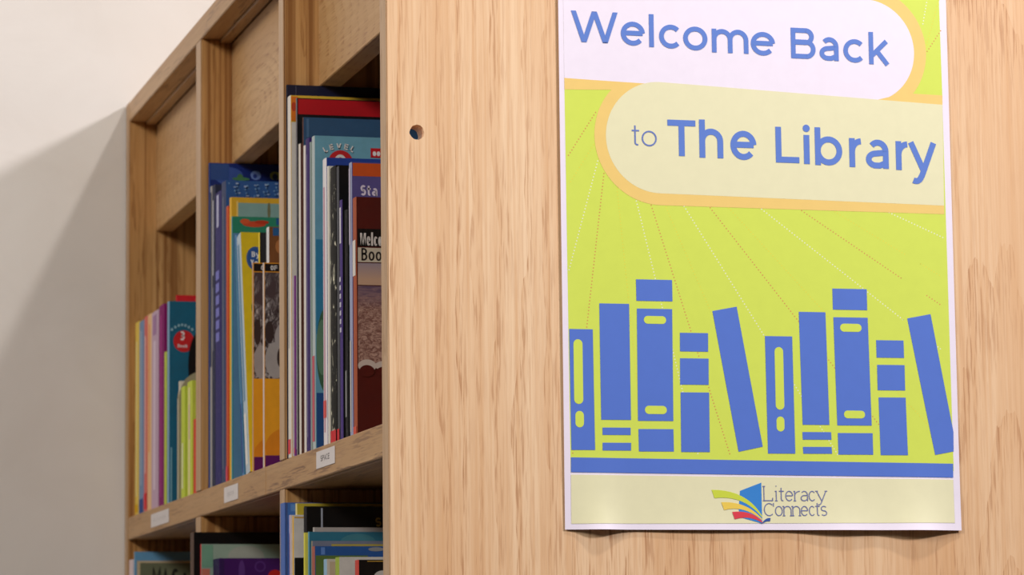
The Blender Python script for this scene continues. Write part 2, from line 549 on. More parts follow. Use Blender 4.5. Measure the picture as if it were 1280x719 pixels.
# ------------------------------------------------------------------ measured data (metres for books, millimetres on the poster)
TITLE_A = ([('W', 9.92, 45.18, 355.8, 355.82), ('e', 47.68, 66.24, 354.86, 354.87), ('l', 69.37, 73.15, 354.4, 354.4), ('c', 76.6, 94.83, 353.93, 353.94), ('o', 95.76, 114.6, 353.31, 353.32), ('m', 118.04, 146.6, 352.43, 352.45), ('e', 148.47, 167.6, 351.61, 351.62), ('B', 180.12, 199.54, 350.59, 350.6), ('a', 202.66, 218.0, 349.93, 349.94), ('c', 221.12, 239.27, 349.29, 349.31), ('k', 242.07, 258.02, 348.66, 348.67)], 23.2, 17.87, 3.61)
TITLE_B = ([('T', 82.33, 103.96, 273.85, 273.89), ('h', 106.77, 125.26, 273.21, 273.24), ('e', 130.89, 151.24, 272.51, 272.55), ('L', 166.24, 184.7, 271.55, 271.58), ('i', 188.13, 193.13, 271.14, 271.15), ('b', 197.19, 218.75, 270.64, 270.68), ('r', 224.36, 233.73, 270.06, 270.08), ('a', 237.46, 255.88, 269.56, 269.59), ('r', 261.48, 270.84, 269.02, 269.04), ('y', 272.08, 293.59, 268.54, 268.58)], 26.88, 21.88, 4.53)
TITLE_C = ([('t', 54.81, 60.78, 280.59, 280.6), ('o', 62.34, 73.95, 280.27, 280.29)], 15.06, 11.61, 1.13)
LOGO_A = ([('L', 150.79, 158.07, 21.06, 21.1), ('i', 159.23, 161.95, 21.08, 21.09), ('t', 162.73, 166.8, 21.08, 21.1), ('e', 167.58, 173.59, 21.09, 21.12), ('r', 174.56, 178.93, 21.1, 21.12), ('a', 179.41, 185.04, 21.11, 21.14), ('c', 185.43, 190.86, 21.12, 21.15), ('y', 191.54, 199.29, 21.12, 21.17)], 10.96, 7.57, 0.66)
LOGO_B = ([('C', 150.41, 158.56, 10.13, 10.17), ('o', 159.34, 165.26, 10.18, 10.21), ('n', 165.84, 172.05, 10.21, 10.25), ('n', 172.73, 178.74, 10.25, 10.29), ('e', 179.23, 184.75, 10.29, 10.32), ('c', 185.24, 190.09, 10.32, 10.35), ('t', 190.38, 193.96, 10.35, 10.37), ('s', 194.55, 199.2, 10.38, 10.4)], 9.51, 7.37, 0.66)
PRINT_BOOKS = [[(4.99, 144.57), (22.85, 144.63), (23.24, 57.22), (5.43, 57.13)], [(28.11, 163.66), (50.66, 163.74), (50.72, 79.23), (28.23, 79.13)], [(29.09, 73.51), (50.33, 73.61), (50.26, 68.29), (29.02, 68.19)], [(28.94, 62.57), (50.49, 62.67), (50.41, 57.06), (28.86, 56.95)], [(56.24, 181.89), (83.79, 181.98), (83.86, 166.23), (56.33, 166.14)], [(56.56, 160.49), (83.47, 160.58), (82.88, 78.79), (56.03, 78.67)], [(56.25, 72.75), (82.79, 72.88), (82.86, 56.62), (56.34, 56.49)], [(89.15, 143.39), (110.71, 143.47), (110.5, 129.83), (88.95, 129.75)], [(88.87, 124.71), (110.73, 124.79), (110.43, 105.54), (88.58, 105.45)], [(88.81, 99.82), (110.66, 99.92), (110.29, 56.46), (88.47, 56.36)], [(114.4, 159.8), (133.2, 163.42), (151.16, 60.8), (132.42, 56.87)], [(154.7, 142.15), (175.9, 142.23), (176.28, 55.91), (155.12, 55.8)], [(181.52, 160.62), (202.41, 160.69), (203.4, 77.28), (182.56, 77.18)], [(182.16, 71.87), (204.55, 71.97), (204.76, 66.37), (182.37, 66.26)], [(182.28, 60.95), (204.66, 61.06), (204.89, 56.05), (182.5, 55.94)], [(208.34, 178.51), (235.45, 178.59), (235.46, 162.88), (208.36, 162.79)], [(208.57, 157.16), (235.67, 157.25), (236.65, 77.14), (209.62, 77.01)], [(209.82, 71.41), (237.17, 71.54), (237.18, 55.62), (209.85, 55.48)], [(241.89, 140.69), (263.66, 140.77), (263.72, 127.76), (241.96, 127.68)], [(242.17, 122.35), (263.93, 122.44), (263.87, 103.53), (242.12, 103.44)], [(242.64, 98.12), (264.08, 98.22), (264.49, 55.46), (243.07, 55.35)], [(267.1, 157.36), (285.83, 160.98), (301.44, 73.32), (301.13, 58.59), (286.2, 55.86)]]
PRINT_SLOTS = [((8.05, 90.29), (14.92, 137.18)), ((8.77, 73.42), (15.18, 85.29)), ((61.73, 149.52), (78.7, 155.22)), ((61.41, 83.72), (78.04, 89.71)), ((161.89, 88.02), (168.6, 134.2)), ((162.24, 72.07), (168.35, 83.03)), ((213.68, 146.51), (230.6, 152.5)), ((215.0, 82.35), (231.58, 88.04))]
PRINT_SHELF = [(5.05, 51.8), (300.33, 49.46), (300.12, 39.16), (4.91, 41.16)]
PRINT_FOOT = [(4.89, 39.39), (300.09, 37.68), (300.05, 5.54), (4.61, 4.15)]
PRINT_FIELD = [(3.89, 328.58), (300.25, 319.92), (300.84, 44.01), (4.77, 41.31)]
GREEN_TOP = [(253.69, 429.97), (300.92, 429.95), (300.39, 327.08), (251.72, 327.03)]
PILL_W = {'c': (239.21, 358.98), 'r': 39.21, 'ro': 48.93}
TABS = {'wb0': (3.89, 328.58), 'wb1': (246.62, 321.47), 'ct0': (77.06, 326.68), 'ct1': (300.25, 319.92), 'cb0': (75.9, 247.72), 'cb1': (299.31, 243.15), 'gb1': (299.18, 236.61), 'gr0': (270.46, 327.64), 'gr1': (300.39, 327.08)}
PILL_C = {'c': (76.48, 287.1), 'r': 41.4, 'ro': 50.18}
EDGE_L = 3.89
EDGE_R = [(300.08, 327.08), (299.6, 241.96)]
RAYS = [('w', (28.58, 268.08), (4.89, 185.19)), ('r', (33.17, 259.12), (6.15, 52.5)), ('y', (42.5, 253.17), (60.89, 52.77)), ('w', (56.5, 244.25), (101.69, 52.97)), ('r', (67.43, 241.29), (126.28, 53.1)), ('y', (78.38, 239.82), (159.05, 53.26)), ('w', (91.55, 240.75), (210.56, 53.52)), ('r', (111.27, 239.9), (262.01, 53.77)), ('y', (125.36, 239.93), (293.53, 65.56)), ('w', (150.37, 239.09), (294.91, 133.66)), ('r', (181.62, 238.57), (295.59, 167.2)), ('y', (209.71, 237.14), (296.03, 189.22)), ('w', (254.93, 236.65), (299.73, 218.04)), ('r', (27.49, 303.97), (5.03, 269.53)), ('y', (25.59, 280.03), (6.35, 250.11)), ('w', (292.73, 411.99), (285.81, 379.02)), ('y', (299.68, 399.99), (283.66, 349.1)), ('r', (300.46, 376.63), (286.3, 356.28))]
LOGO = [('blue', [(132.75, 28.42), (149.26, 34.49), (149.15, 4.61), (133.11, 8.93), (131.26, 14.62), (132.06, 21.98)]), ('lime', [(110.89, 29.04), (116.12, 28.91), (121.04, 28.39), (125.66, 27.48), (129.96, 26.17), (133.95, 24.47), (137.63, 22.38), (141.0, 19.9), (144.06, 17.03), (146.81, 13.77), (149.25, 10.12), (149.23, 9.02), (146.45, 12.16), (143.49, 14.91), (140.33, 17.27), (136.99, 19.25), (133.45, 20.84), (129.73, 22.04), (125.81, 22.86), (121.71, 23.28), (117.42, 23.33), (112.93, 22.98)]), ('gold', [(118.04, 20.06), (121.89, 20.12), (125.57, 19.9), (129.1, 19.39), (132.46, 18.6), (135.65, 17.51), (138.69, 16.15), (141.56, 14.5), (144.27, 12.56), (146.82, 10.33), (149.21, 7.82), (149.19, 6.9), (146.47, 9.03), (143.71, 10.85), (140.91, 12.37), (138.06, 13.58), (135.17, 14.48), (132.24, 15.07), (129.26, 15.36), (126.25, 15.34), (123.19, 15.01), (120.09, 14.37)]), ('redc', [(126.19, 13.03), (129.17, 13.25), (131.99, 13.27), (134.67, 13.08), (137.2, 12.69), (139.57, 12.09), (141.8, 11.28), (143.87, 10.27), (145.79, 9.05), (147.56, 7.62), (149.18, 5.99), (149.16, 5.16), (147.21, 6.23), (145.21, 7.12), (143.18, 7.83), (141.11, 8.36), (139.01, 8.71), (136.87, 8.87), (134.69, 8.85), (132.48, 8.65), (130.23, 8.27), (127.95, 7.7)]), ('navy', [(149.17, 5.34), (149.75, 6.07), (150.35, 6.72), (150.96, 7.27), (151.58, 7.74), (152.22, 8.12), (152.87, 8.41), (153.54, 8.61), (154.22, 8.72), (154.92, 8.75), (155.63, 8.69), (155.1, 6.29), (154.57, 6.39), (154.03, 6.43), (153.47, 6.41), (152.9, 6.33), (152.31, 6.19), (151.71, 5.99), (151.09, 5.73), (150.46, 5.42), (149.82, 5.04), (149.15, 4.61)])]

BOOKS = [
  {'label': 'pale yellow slim reader against the far end panel', 'group': 'readers in the far compartment of the upper shelf', 'p': (0.006, 1.2005, 1.6435), 't': 0.0274, 'h': 0.2088, 'd': 0.15, 'cover': (235, 205, 100), 'spine': (238, 205, 95), 'hard': 0, 'tilt': 0, 'decor': [], 'sdec': [(0.0042, 0.0125, 0.7, (230, 180, 30)), (0.0209, 0.1879, 0.25, (250, 235, 170))], 'name': 'book', 'rnd': 0},
  {'label': 'blue grey slim reader beside the pale yellow one', 'group': 'readers in the far compartment of the upper shelf', 'p': (0.006, 1.1662, 1.6435), 't': 0.0326, 'h': 0.2065, 'd': 0.15, 'cover': (110, 140, 185), 'spine': (125, 150, 185), 'hard': 0, 'tilt': 0, 'decor': [], 'sdec': [(0.0, 0.0165, 0.8, (45, 80, 150)), (0.031, 0.1962, 0.3, (160, 180, 205))], 'name': 'book', 'rnd': 0},
  {'label': 'coral red slim reader beside the blue grey one', 'group': 'readers in the far compartment of the upper shelf', 'p': (0.006, 1.1423, 1.6435), 't': 0.0228, 'h': 0.208, 'd': 0.15, 'cover': (225, 110, 100), 'spine': (222, 115, 105), 'hard': 0, 'tilt': 0, 'decor': [], 'sdec': [(0.0042, 0.0208, 0.8, (225, 50, 60)), (0.0416, 0.1872, 0.3, (240, 190, 180))], 'name': 'book', 'rnd': 0},
  {'label': 'cream orange slim reader between coral and lavender readers', 'group': 'readers in the far compartment of the upper shelf', 'p': (0.006, 1.1155, 1.6435), 't': 0.0257, 'h': 0.2075, 'd': 0.15, 'cover': (235, 195, 140), 'spine': (238, 195, 145), 'hard': 0, 'tilt': 0, 'decor': [], 'sdec': [(0.0622, 0.1971, 0.3, (240, 160, 90))], 'name': 'book', 'rnd': 0},
  {'label': 'pale lavender reader with worn spine beside the magenta one', 'group': 'readers in the far compartment of the upper shelf', 'p': (0.006, 1.0703, 1.6435), 't': 0.0441, 'h': 0.2063, 'd': 0.15, 'cover': (195, 165, 190), 'spine': (200, 170, 192), 'hard': 0, 'tilt': 0, 'decor': [], 'sdec': [(0.0206, 0.1754, 0.3, (225, 205, 220)), (0.1816, 0.2022, 0.5, (170, 130, 170))], 'name': 'book', 'rnd': 0},
  {'label': 'magenta purple slim reader beside the lavender one', 'group': 'readers in the far compartment of the upper shelf', 'p': (0.006, 1.0344, 1.6435), 't': 0.0328, 'h': 0.2078, 'd': 0.15, 'cover': (135, 25, 100), 'spine': (135, 28, 105), 'hard': 0, 'tilt': 0, 'decor': [], 'sdec': [(0.0104, 0.1975, 0.3, (165, 45, 130))], 'name': 'book', 'rnd': 0},
  {'label': 'short yellow green reader between magenta and teal books', 'group': 'readers in the far compartment of the upper shelf', 'p': (0.006, 1.0192, 1.6435), 't': 0.0131, 'h': 0.1568, 'd': 0.15, 'cover': (190, 205, 75), 'spine': (192, 205, 85), 'hard': 0, 'tilt': 0, 'decor': [], 'sdec': [], 'name': 'book', 'rnd': 0},
  {'label': 'bright red thin book rising behind the teal cover', 'group': 'readers in the far compartment of the upper shelf', 'p': (0.0155, 1.0146, 1.6435), 't': 0.004, 'h': 0.2143, 'd': 0.17, 'cover': (205, 35, 45), 'spine': (205, 35, 45), 'hard': 0, 'tilt': 0, 'decor': [], 'sdec': [], 'name': 'book', 'rnd': 0},
  {'label': 'teal paperback with a red level 3 disc on its cover', 'group': 'readers in the far compartment of the upper shelf', 'p': (0.006, 1.0012, 1.6435), 't': 0.0128, 'h': 0.2063, 'd': 0.19, 'cover': (28, 100, 130), 'spine': (130, 170, 200), 'hard': 0, 'tilt': 0, 'decor': [('ell', 0.0043, 0.1545, 0.0256, 0.1766, (205, 40, 45)), ('text', 0.0112, 0.1665, 0.009, 0.0057, '3', (245, 235, 235), 0.17), ('text', 0.0088, 0.1591, 0.0033, 0.0026, 'Book', (240, 225, 225), 0.2), ('ell', 0.0194, 0.1067, 0.0416, 0.1748, (14, 12, 16)), ('rect', 0.0016, 0.0008, 0.003, 0.0576, (130, 180, 200)), ('rect', 0.0018, 0.1759, 0.0039, 0.1785, (150, 190, 205)), ('rect', 0.0052, 0.1784, 0.0073, 0.181, (150, 190, 205)), ('rect', 0.0087, 0.1802, 0.0107, 0.1828, (150, 190, 205)), ('rect', 0.0121, 0.1809, 0.0142, 0.1834, (150, 190, 205)), ('rect', 0.0155, 0.1803, 0.0176, 0.1829, (150, 190, 205)), ('rect', 0.019, 0.1787, 0.021, 0.1813, (150, 190, 205)), ('rect', 0.0224, 0.1763, 0.0245, 0.1789, (150, 190, 205))], 'sdec': [], 'name': 'book', 'rnd': 0},
  {'label': 'beige rounded corner book in front of the teal cover', 'group': 'readers in the far compartment of the upper shelf', 'p': (0.012, 0.9786, 1.6435), 't': 0.0097, 'h': 0.1349, 'd': 0.15, 'cover': (165, 155, 125), 'spine': (185, 175, 150), 'hard': 0, 'tilt': 0, 'decor': [], 'sdec': [], 'name': 'book', 'rnd': 0.03},
  {'label': 'lime green slim reader in front of the beige rounded book', 'group': 'readers in the far compartment of the upper shelf', 'p': (0.008, 0.9188, 1.6435), 't': 0.0214, 'h': 0.1121, 'd': 0.14, 'cover': (195, 210, 70), 'spine': (200, 215, 75), 'hard': 0, 'tilt': 0, 'decor': [], 'sdec': [(0.0112, 0.0561, 0.3, (235, 235, 200))], 'name': 'book', 'rnd': 0},
  {'label': 'lime yellow reader with pale streaked spine near the divider', 'group': 'readers in the far compartment of the upper shelf', 'p': (0.008, 0.8755, 1.6435), 't': 0.0287, 'h': 0.1135, 'd': 0.14, 'cover': (200, 212, 75), 'spine': (205, 215, 80), 'hard': 0, 'tilt': 0, 'decor': [], 'sdec': [(0.0, 0.1078, 0.35, (235, 225, 160)), (0.0567, 0.0908, 0.2, (220, 190, 180))], 'name': 'book', 'rnd': 0},
  {'label': 'short red reader pressed against the divider', 'group': 'readers in the far compartment of the upper shelf', 'p': (0.008, 0.8536, 1.6435), 't': 0.015, 'h': 0.0741, 'd': 0.13, 'cover': (215, 75, 50), 'spine': (215, 70, 45), 'hard': 0, 'tilt': 0, 'decor': [], 'sdec': [], 'name': 'book', 'rnd': 0},
  {'label': 'tall dark blue picture book with fairy shapes on cover', 'group': 'picture books in the middle compartment of the upper shelf', 'p': (0.006, 0.7654, 1.6435), 't': 0.0075, 'h': 0.31, 'd': 0.22, 'cover': (20, 40, 110), 'spine': (35, 65, 130), 'hard': 0, 'tilt': 0, 'decor': [('ell', 0.0046, 0.2888, 0.0322, 0.3063, (55, 80, 150)), ('rect', 0.0008, 0.2937, 0.0184, 0.3092, (45, 75, 135)), ('ell', 0.0261, 0.2926, 0.0322, 0.3001, (70, 115, 70)), ('ell', 0.0392, 0.2947, 0.0492, 0.3036, (105, 130, 190)), ('ell', 0.0415, 0.2961, 0.0453, 0.3006, (40, 60, 130)), ('ell', 0.0577, 0.2952, 0.0678, 0.3034, (130, 140, 70)), ('ell', 0.0601, 0.2952, 0.0655, 0.3012, (30, 50, 90)), ('ell', 0.0215, 0.2936, 0.0384, 0.2969, (70, 120, 80))], 'sdec': [], 'name': 'book', 'rnd': 0},
  {'label': 'white thin book with dark streaks beside the tall blue one', 'group': 'picture books in the middle compartment of the upper shelf', 'p': (0.006, 0.7542, 1.6435), 't': 0.0103, 'h': 0.286, 'd': 0.2, 'cover': (150, 148, 150), 'spine': (165, 160, 158), 'hard': 0, 'tilt': 0, 'decor': [], 'sdec': [(0.1144, 0.2803, 0.7, (55, 60, 95))], 'name': 'book', 'rnd': 0},
  {'label': 'charcoal navy picture book with worn speckled spine', 'group': 'picture books in the middle compartment of the upper shelf', 'p': (0.006, 0.7376, 1.6435), 't': 0.0158, 'h': 0.2849, 'd': 0.2, 'cover': (40, 45, 70), 'spine': (45, 50, 75), 'hard': 0, 'tilt': 0, 'decor': [], 'sdec': [(0.1995, 0.2707, 0.3, (190, 190, 200)), (0.1282, 0.1881, 0.3, (120, 120, 140))], 'name': 'book', 'rnd': 0},
  {'label': 'violet picture book with pale letters down the spine', 'group': 'picture books in the middle compartment of the upper shelf', 'p': (0.006, 0.7061, 1.6435), 't': 0.0302, 'h': 0.2747, 'd': 0.21, 'cover': (52, 48, 115), 'spine': (50, 45, 108), 'hard': 0, 'tilt': 0, 'decor': [], 'sdec': [(0.2418, 0.272, 0.35, (190, 190, 220)), (0.1346, 0.1429, 0.6, (125, 125, 200)), (0.1462, 0.1544, 0.6, (125, 125, 200)), (0.1577, 0.1659, 0.6, (125, 125, 200)), (0.1692, 0.1775, 0.6, (125, 125, 200)), (0.1808, 0.189, 0.6, (125, 125, 200)), (0.1923, 0.2006, 0.6, (125, 125, 200))], 'name': 'book', 'rnd': 0},
  {'label': 'blue picture book with silver speckles on the cover', 'group': 'picture books in the middle compartment of the upper shelf', 'p': (0.006, 0.6813, 1.6435), 't': 0.0227, 'h': 0.2799, 'd': 0.22, 'cover': (50, 90, 150), 'spine': (62, 72, 108), 'hard': 0, 'tilt': 0, 'decor': [('ell', 0.0023, 0.2766, 0.0038, 0.2777, (120, 160, 200)), ('ell', 0.03, 0.2722, 0.0322, 0.2741, (90, 130, 180)), ('ell', 0.0113, 0.2679, 0.0143, 0.269, (150, 170, 205)), ('ell', 0.039, 0.2762, 0.0405, 0.2781, (120, 160, 200)), ('ell', 0.0202, 0.2719, 0.0225, 0.273, (90, 130, 180)), ('ell', 0.048, 0.2675, 0.051, 0.2694, (150, 170, 205)), ('ell', 0.0293, 0.2759, 0.0308, 0.277, (120, 160, 200)), ('ell', 0.0105, 0.2701, 0.0128, 0.272, (90, 130, 180)), ('ell', 0.0382, 0.2672, 0.0413, 0.2683, (150, 170, 205)), ('ell', 0.0195, 0.2741, 0.021, 0.276, (120, 160, 200)), ('ell', 0.0473, 0.2712, 0.0495, 0.2724, (90, 130, 180)), ('ell', 0.0285, 0.2654, 0.0315, 0.2673, (150, 170, 205)), ('ell', 0.0098, 0.2738, 0.0113, 0.2749, (120, 160, 200)), ('ell', 0.0375, 0.2694, 0.0398, 0.2713, (90, 130, 180)), ('ell', 0.0187, 0.2652, 0.0217, 0.2663, (150, 170, 205)), ('ell', 0.0465, 0.2734, 0.048, 0.2753, (120, 160, 200)), ('ell', 0.0277, 0.2691, 0.03, 0.2703, (90, 130, 180)), ('ell', 0.009, 0.2761, 0.012, 0.2779, (150, 170, 205)), ('ell', 0.0368, 0.2731, 0.0383, 0.2743, (120, 160, 200)), ('ell', 0.018, 0.2673, 0.0202, 0.2692, (90, 130, 180)), ('ell', 0.0458, 0.2772, 0.0488, 0.2783, (150, 170, 205)), ('ell', 0.027, 0.2713, 0.0285, 0.2732, (120, 160, 200)), ('ell', 0.0083, 0.2671, 0.0105, 0.2682, (90, 130, 180)), ('ell', 0.036, 0.2754, 0.039, 0.2773, (150, 170, 205)), ('ell', 0.0173, 0.271, 0.0187, 0.2722, (120, 160, 200)), ('ell', 0.045, 0.2667, 0.0473, 0.2685, (90, 130, 180)), ('ell', 0.0262, 0.2751, 0.0292, 0.2762, (150, 170, 205)), ('ell', 0.0075, 0.2692, 0.009, 0.2711, (120, 160, 200)), ('ell', 0.0352, 0.2664, 0.0375, 0.2675, (90, 130, 180)), ('ell', 0.0165, 0.2733, 0.0195, 0.2752, (150, 170, 205)), ('ell', 0.0443, 0.2704, 0.0458, 0.2715, (120, 160, 200)), ('ell', 0.0255, 0.2646, 0.0277, 0.2665, (90, 130, 180)), ('ell', 0.0068, 0.273, 0.0098, 0.2741, (150, 170, 205)), ('ell', 0.0345, 0.2686, 0.036, 0.2705, (120, 160, 200))], 'sdec': [(0.014, 0.2659, 0.3, (95, 102, 128))], 'name': 'book', 'rnd': 0},
  {'label': 'thin orange red book behind the yellow framed one', 'group': 'picture books in the middle compartment of the upper shelf', 'p': (0.006, 0.6691, 1.6435), 't': 0.011, 'h': 0.2542, 'd': 0.2, 'cover': (205, 75, 45), 'spine': (205, 90, 50), 'hard': 0, 'tilt': 0, 'decor': [], 'sdec': [(0.0, 0.0153, 0.8, (225, 70, 90))], 'name': 'book', 'rnd': 0},
  {'label': 'yellow framed picture book with pale sea green picture', 'group': 'picture books in the middle compartment of the upper shelf', 'p': (0.007, 0.6585, 1.6435), 't': 0.0101, 'h': 0.2607, 'd': 0.23, 'cover': (225, 175, 50), 'spine': (232, 180, 55), 'hard': 1, 'tilt': 0, 'decor': [('rect', 0.006, 0.2413, 0.0469, 0.2557, (135, 170, 165)), ('rect', 0.0049, 0.2402, 0.0064, 0.2572, (240, 205, 120)), ('ell', 0.0335, 0.2411, 0.0365, 0.2565, (120, 120, 90))], 'sdec': [], 'name': 'book', 'rnd': 0},
  {'label': 'green picture book with a red creature on the cover', 'group': 'picture books in the middle compartment of the upper shelf', 'p': (0.0068, 0.6534, 1.6435), 't': 0.0045, 'h': 0.2422, 'd': 0.22, 'cover': (45, 135, 105), 'spine': (75, 150, 165), 'hard': 0, 'tilt': 0, 'decor': [('ell', 0.0097, 0.2328, 0.0312, 0.2381, (205, 75, 45)), ('ell', 0.0075, 0.2353, 0.0164, 0.2402, (215, 90, 50)), ('ell', 0.0208, 0.2358, 0.0342, 0.2391, (190, 60, 35)), ('rect', 0.0409, 0.2354, 0.0461, 0.2414, (40, 90, 150)), ('rect', 0.0008, 0.0023, 0.0455, 0.2268, (95, 140, 175))], 'sdec': [], 'name': 'book', 'rnd': 0},
  {'label': 'leaning blue picture book behind the leaning yellow one', 'group': 'picture books in the middle compartment of the upper shelf', 'p': (0.0085, 0.6048, 1.6435), 't': 0.007, 'h': 0.2257, 'd': 0.2, 'cover': (70, 125, 165), 'spine': (95, 140, 185), 'hard': 0, 'tilt': 9.3, 'decor': [], 'sdec': [(0.0045, 0.0677, 0.6, (60, 80, 150)), (0.079, 0.2144, 0.5, (90, 150, 175))], 'name': 'book', 'rnd': 0},
  {'label': 'leaning yellow picture book with a blue disc on cover', 'group': 'picture books in the middle compartment of the upper shelf', 'p': (0.008, 0.5747, 1.6435), 't': 0.019, 'h': 0.2235, 'd': 0.2, 'cover': (228, 195, 35), 'spine': (190, 205, 215), 'hard': 0, 'tilt': 11.5, 'decor': [('ell', 0.0046, 0.1868, 0.0219, 0.21, (60, 95, 150)), ('ell', 0.006, 0.1885, 0.0204, 0.2083, (45, 85, 150)), ('text', 0.0096, 0.2001, 0.0051, 0.0039, 'By', (235, 235, 235), 0.2), ('text', 0.0082, 0.1922, 0.0051, 0.0038, 'You', (235, 235, 235), 0.2), ('rect', 0.0103, 0.1247, 0.0289, 0.1851, (125, 140, 130)), ('ell', 0.0074, 0.1444, 0.0131, 0.1585, (70, 120, 70))], 'sdec': [(0.0671, 0.2146, 0.35, (110, 150, 180)), (0.0089, 0.0559, 0.5, (240, 236, 228))], 'name': 'book', 'rnd': 0},
  {'label': 'black book with thin yellow edge between the puppy books', 'group': 'picture books in the middle compartment of the upper shelf', 'p': (0.0158, 0.5681, 1.6435), 't': 0.006, 'h': 0.2156, 'd': 0.18, 'cover': (25, 25, 30), 'spine': (235, 205, 60), 'hard': 0, 'tilt': 0, 'decor': [], 'sdec': [], 'name': 'book', 'rnd': 0},
  {'label': 'brown book with blue top band and white spine', 'group': 'picture books in the middle compartment of the upper shelf', 'p': (0.0216, 0.5555, 1.6435), 't': 0.012, 'h': 0.219, 'd': 0.17, 'cover': (125, 80, 45), 'spine': (235, 235, 235), 'hard': 0, 'tilt': 0, 'decor': [('rect', 0.0038, 0.2111, 0.0261, 0.2182, (40, 95, 150)), ('ell', 0.006, 0.1951, 0.0146, 0.2077, (180, 120, 70))], 'sdec': [], 'name': 'book', 'rnd': 0},
  {'label': 'picture book with puppy photograph and orange foot behind its twin', 'group': 'picture books in the middle compartment of the upper shelf', 'p': (0.0064, 0.5504, 1.6435), 't': 0.0045, 'h': 0.1859, 'd': 0.2, 'cover': (235, 160, 45), 'spine': (200, 160, 130), 'hard': 0, 'tilt': 0, 'decor': [('rect', 0.0008, 0.1783, 0.0402, 0.1851, (22, 20, 24)), ('text', 0.0073, 0.1793, 0.0043, 0.0032, 'OF', (220, 220, 220), 0.2), ('pic', 0.0008, 0.0826, 0.0399, 0.1774, 'fur'), ('ell', 0.0008, 0.0836, 0.0128, 0.113, (165, 160, 158)), ('ell', 0.0008, 0.1131, 0.0071, 0.1356, (60, 48, 48)), ('rect', 0.0008, 0.0234, 0.0397, 0.0834, (238, 165, 40)), ('ell', 0.0008, 0.0008, 0.0453, 0.0336, (225, 140, 35)), ('rect', 0.0008, 0.0024, 0.0397, 0.0147, (95, 25, 100))], 'sdec': [], 'name': 'book', 'rnd': 0},
  {'label': 'picture book with puppy photograph and orange foot in front of its twin', 'group': 'picture books in the middle compartment of the upper shelf', 'p': (0.007, 0.5029, 1.6435), 't': 0.0058, 'h': 0.1796, 'd': 0.2, 'cover': (235, 160, 45), 'spine': (215, 200, 190), 'hard': 0, 'tilt': 0, 'decor': [('rect', 0.0008, 0.1721, 0.0391, 0.1788, (22, 20, 24)), ('text', 0.0059, 0.1731, 0.0042, 0.0032, 'OF', (220, 220, 220), 0.2), ('pic', 0.0008, 0.078, 0.0387, 0.1712, 'fur'), ('ell', 0.0009, 0.0791, 0.0197, 0.1107, (170, 165, 163)), ('ell', 0.0008, 0.1094, 0.0086, 0.1287, (60, 48, 48)), ('ell', 0.0093, 0.0988, 0.0353, 0.1303, (170, 165, 165)), ('ell', 0.0114, 0.0887, 0.017, 0.1053, (55, 45, 45)), ('rect', 0.0008, 0.0198, 0.0385, 0.0788, (240, 168, 42)), ('ell', 0.0008, 0.0008, 0.0419, 0.0367, (228, 142, 36)), ('rect', 0.0008, 0.0008, 0.0384, 0.0125, (95, 25, 100))], 'sdec': [], 'name': 'book', 'rnd': 0},
  {'label': 'tall navy hardcover at the divider behind the red book', 'group': 'picture books in the near compartment of the upper shelf', 'p': (0.0007, 0.3684, 1.6435), 't': 0.0045, 'h': 0.3107, 'd': 0.25, 'cover': (22, 26, 52), 'spine': (24, 26, 45), 'hard': 1, 'tilt': 0, 'decor': [('rect', 0.0075, 0.0091, 0.0077, 0.3099, (120, 120, 140))], 'sdec': [], 'name': 'book', 'rnd': 0},  # thin pale strip: highlight on the hinge crease, painted into the cover
  {'label': 'white spined book with orange and yellow cover top', 'group': 'picture books in the near compartment of the upper shelf', 'p': (0.0008, 0.3546, 1.6435), 't': 0.0132, 'h': 0.2993, 'd': 0.24, 'cover': (228, 185, 60), 'spine': (232, 224, 214), 'hard': 0, 'tilt': 0, 'decor': [('rect', 0.0008, 0.0008, 0.0773, 0.2768, (222, 214, 204)), ('rect', 0.0015, 0.2987, 0.0794, 0.2985, (225, 180, 50)), ('rect', 0.0008, 0.2778, 0.0061, 0.2983, (230, 120, 35)), ('ell', 0.0008, 0.2858, 0.0048, 0.2936, (200, 70, 40))], 'sdec': [(0.003, 0.015, 0.7, (225, 70, 80)), (0.0898, 0.1796, 0.3, (190, 185, 180))], 'name': 'book', 'rnd': 0},
  {'label': 'short purple paperback beside the white spined book', 'group': 'picture books in the near compartment of the upper shelf', 'p': (0.003, 0.3495, 1.6435), 't': 0.0045, 'h': 0.1486, 'd': 0.2, 'cover': (130, 60, 135), 'spine': (125, 55, 135), 'hard': 0, 'tilt': 0, 'decor': [], 'sdec': [(0.003, 0.0074, 0.7, (225, 90, 110))], 'name': 'book', 'rnd': 0},
  {'label': 'black picture book with a broad red band on top', 'group': 'picture books in the near compartment of the upper shelf', 'p': (0.004, 0.3444, 1.6435), 't': 0.0045, 'h': 0.2953, 'd': 0.24, 'cover': (20, 20, 24), 'spine': (120, 115, 120), 'hard': 1, 'tilt': 0, 'decor': [('rect', 0.0012, 0.2817, 0.0873, 0.2945, (185, 25, 35))], 'sdec': [(0.0059, 0.2214, 0.4, (190, 185, 185))], 'name': 'book', 'rnd': 0},
  {'label': 'thin white spined book with brown cover', 'group': 'picture books in the near compartment of the upper shelf', 'p': (0.005, 0.3354, 1.6435), 't': 0.0083, 'h': 0.2558, 'd': 0.22, 'cover': (90, 50, 40), 'spine': (225, 215, 205), 'hard': 0, 'tilt': 0, 'decor': [], 'sdec': [], 'name': 'book', 'rnd': 0},
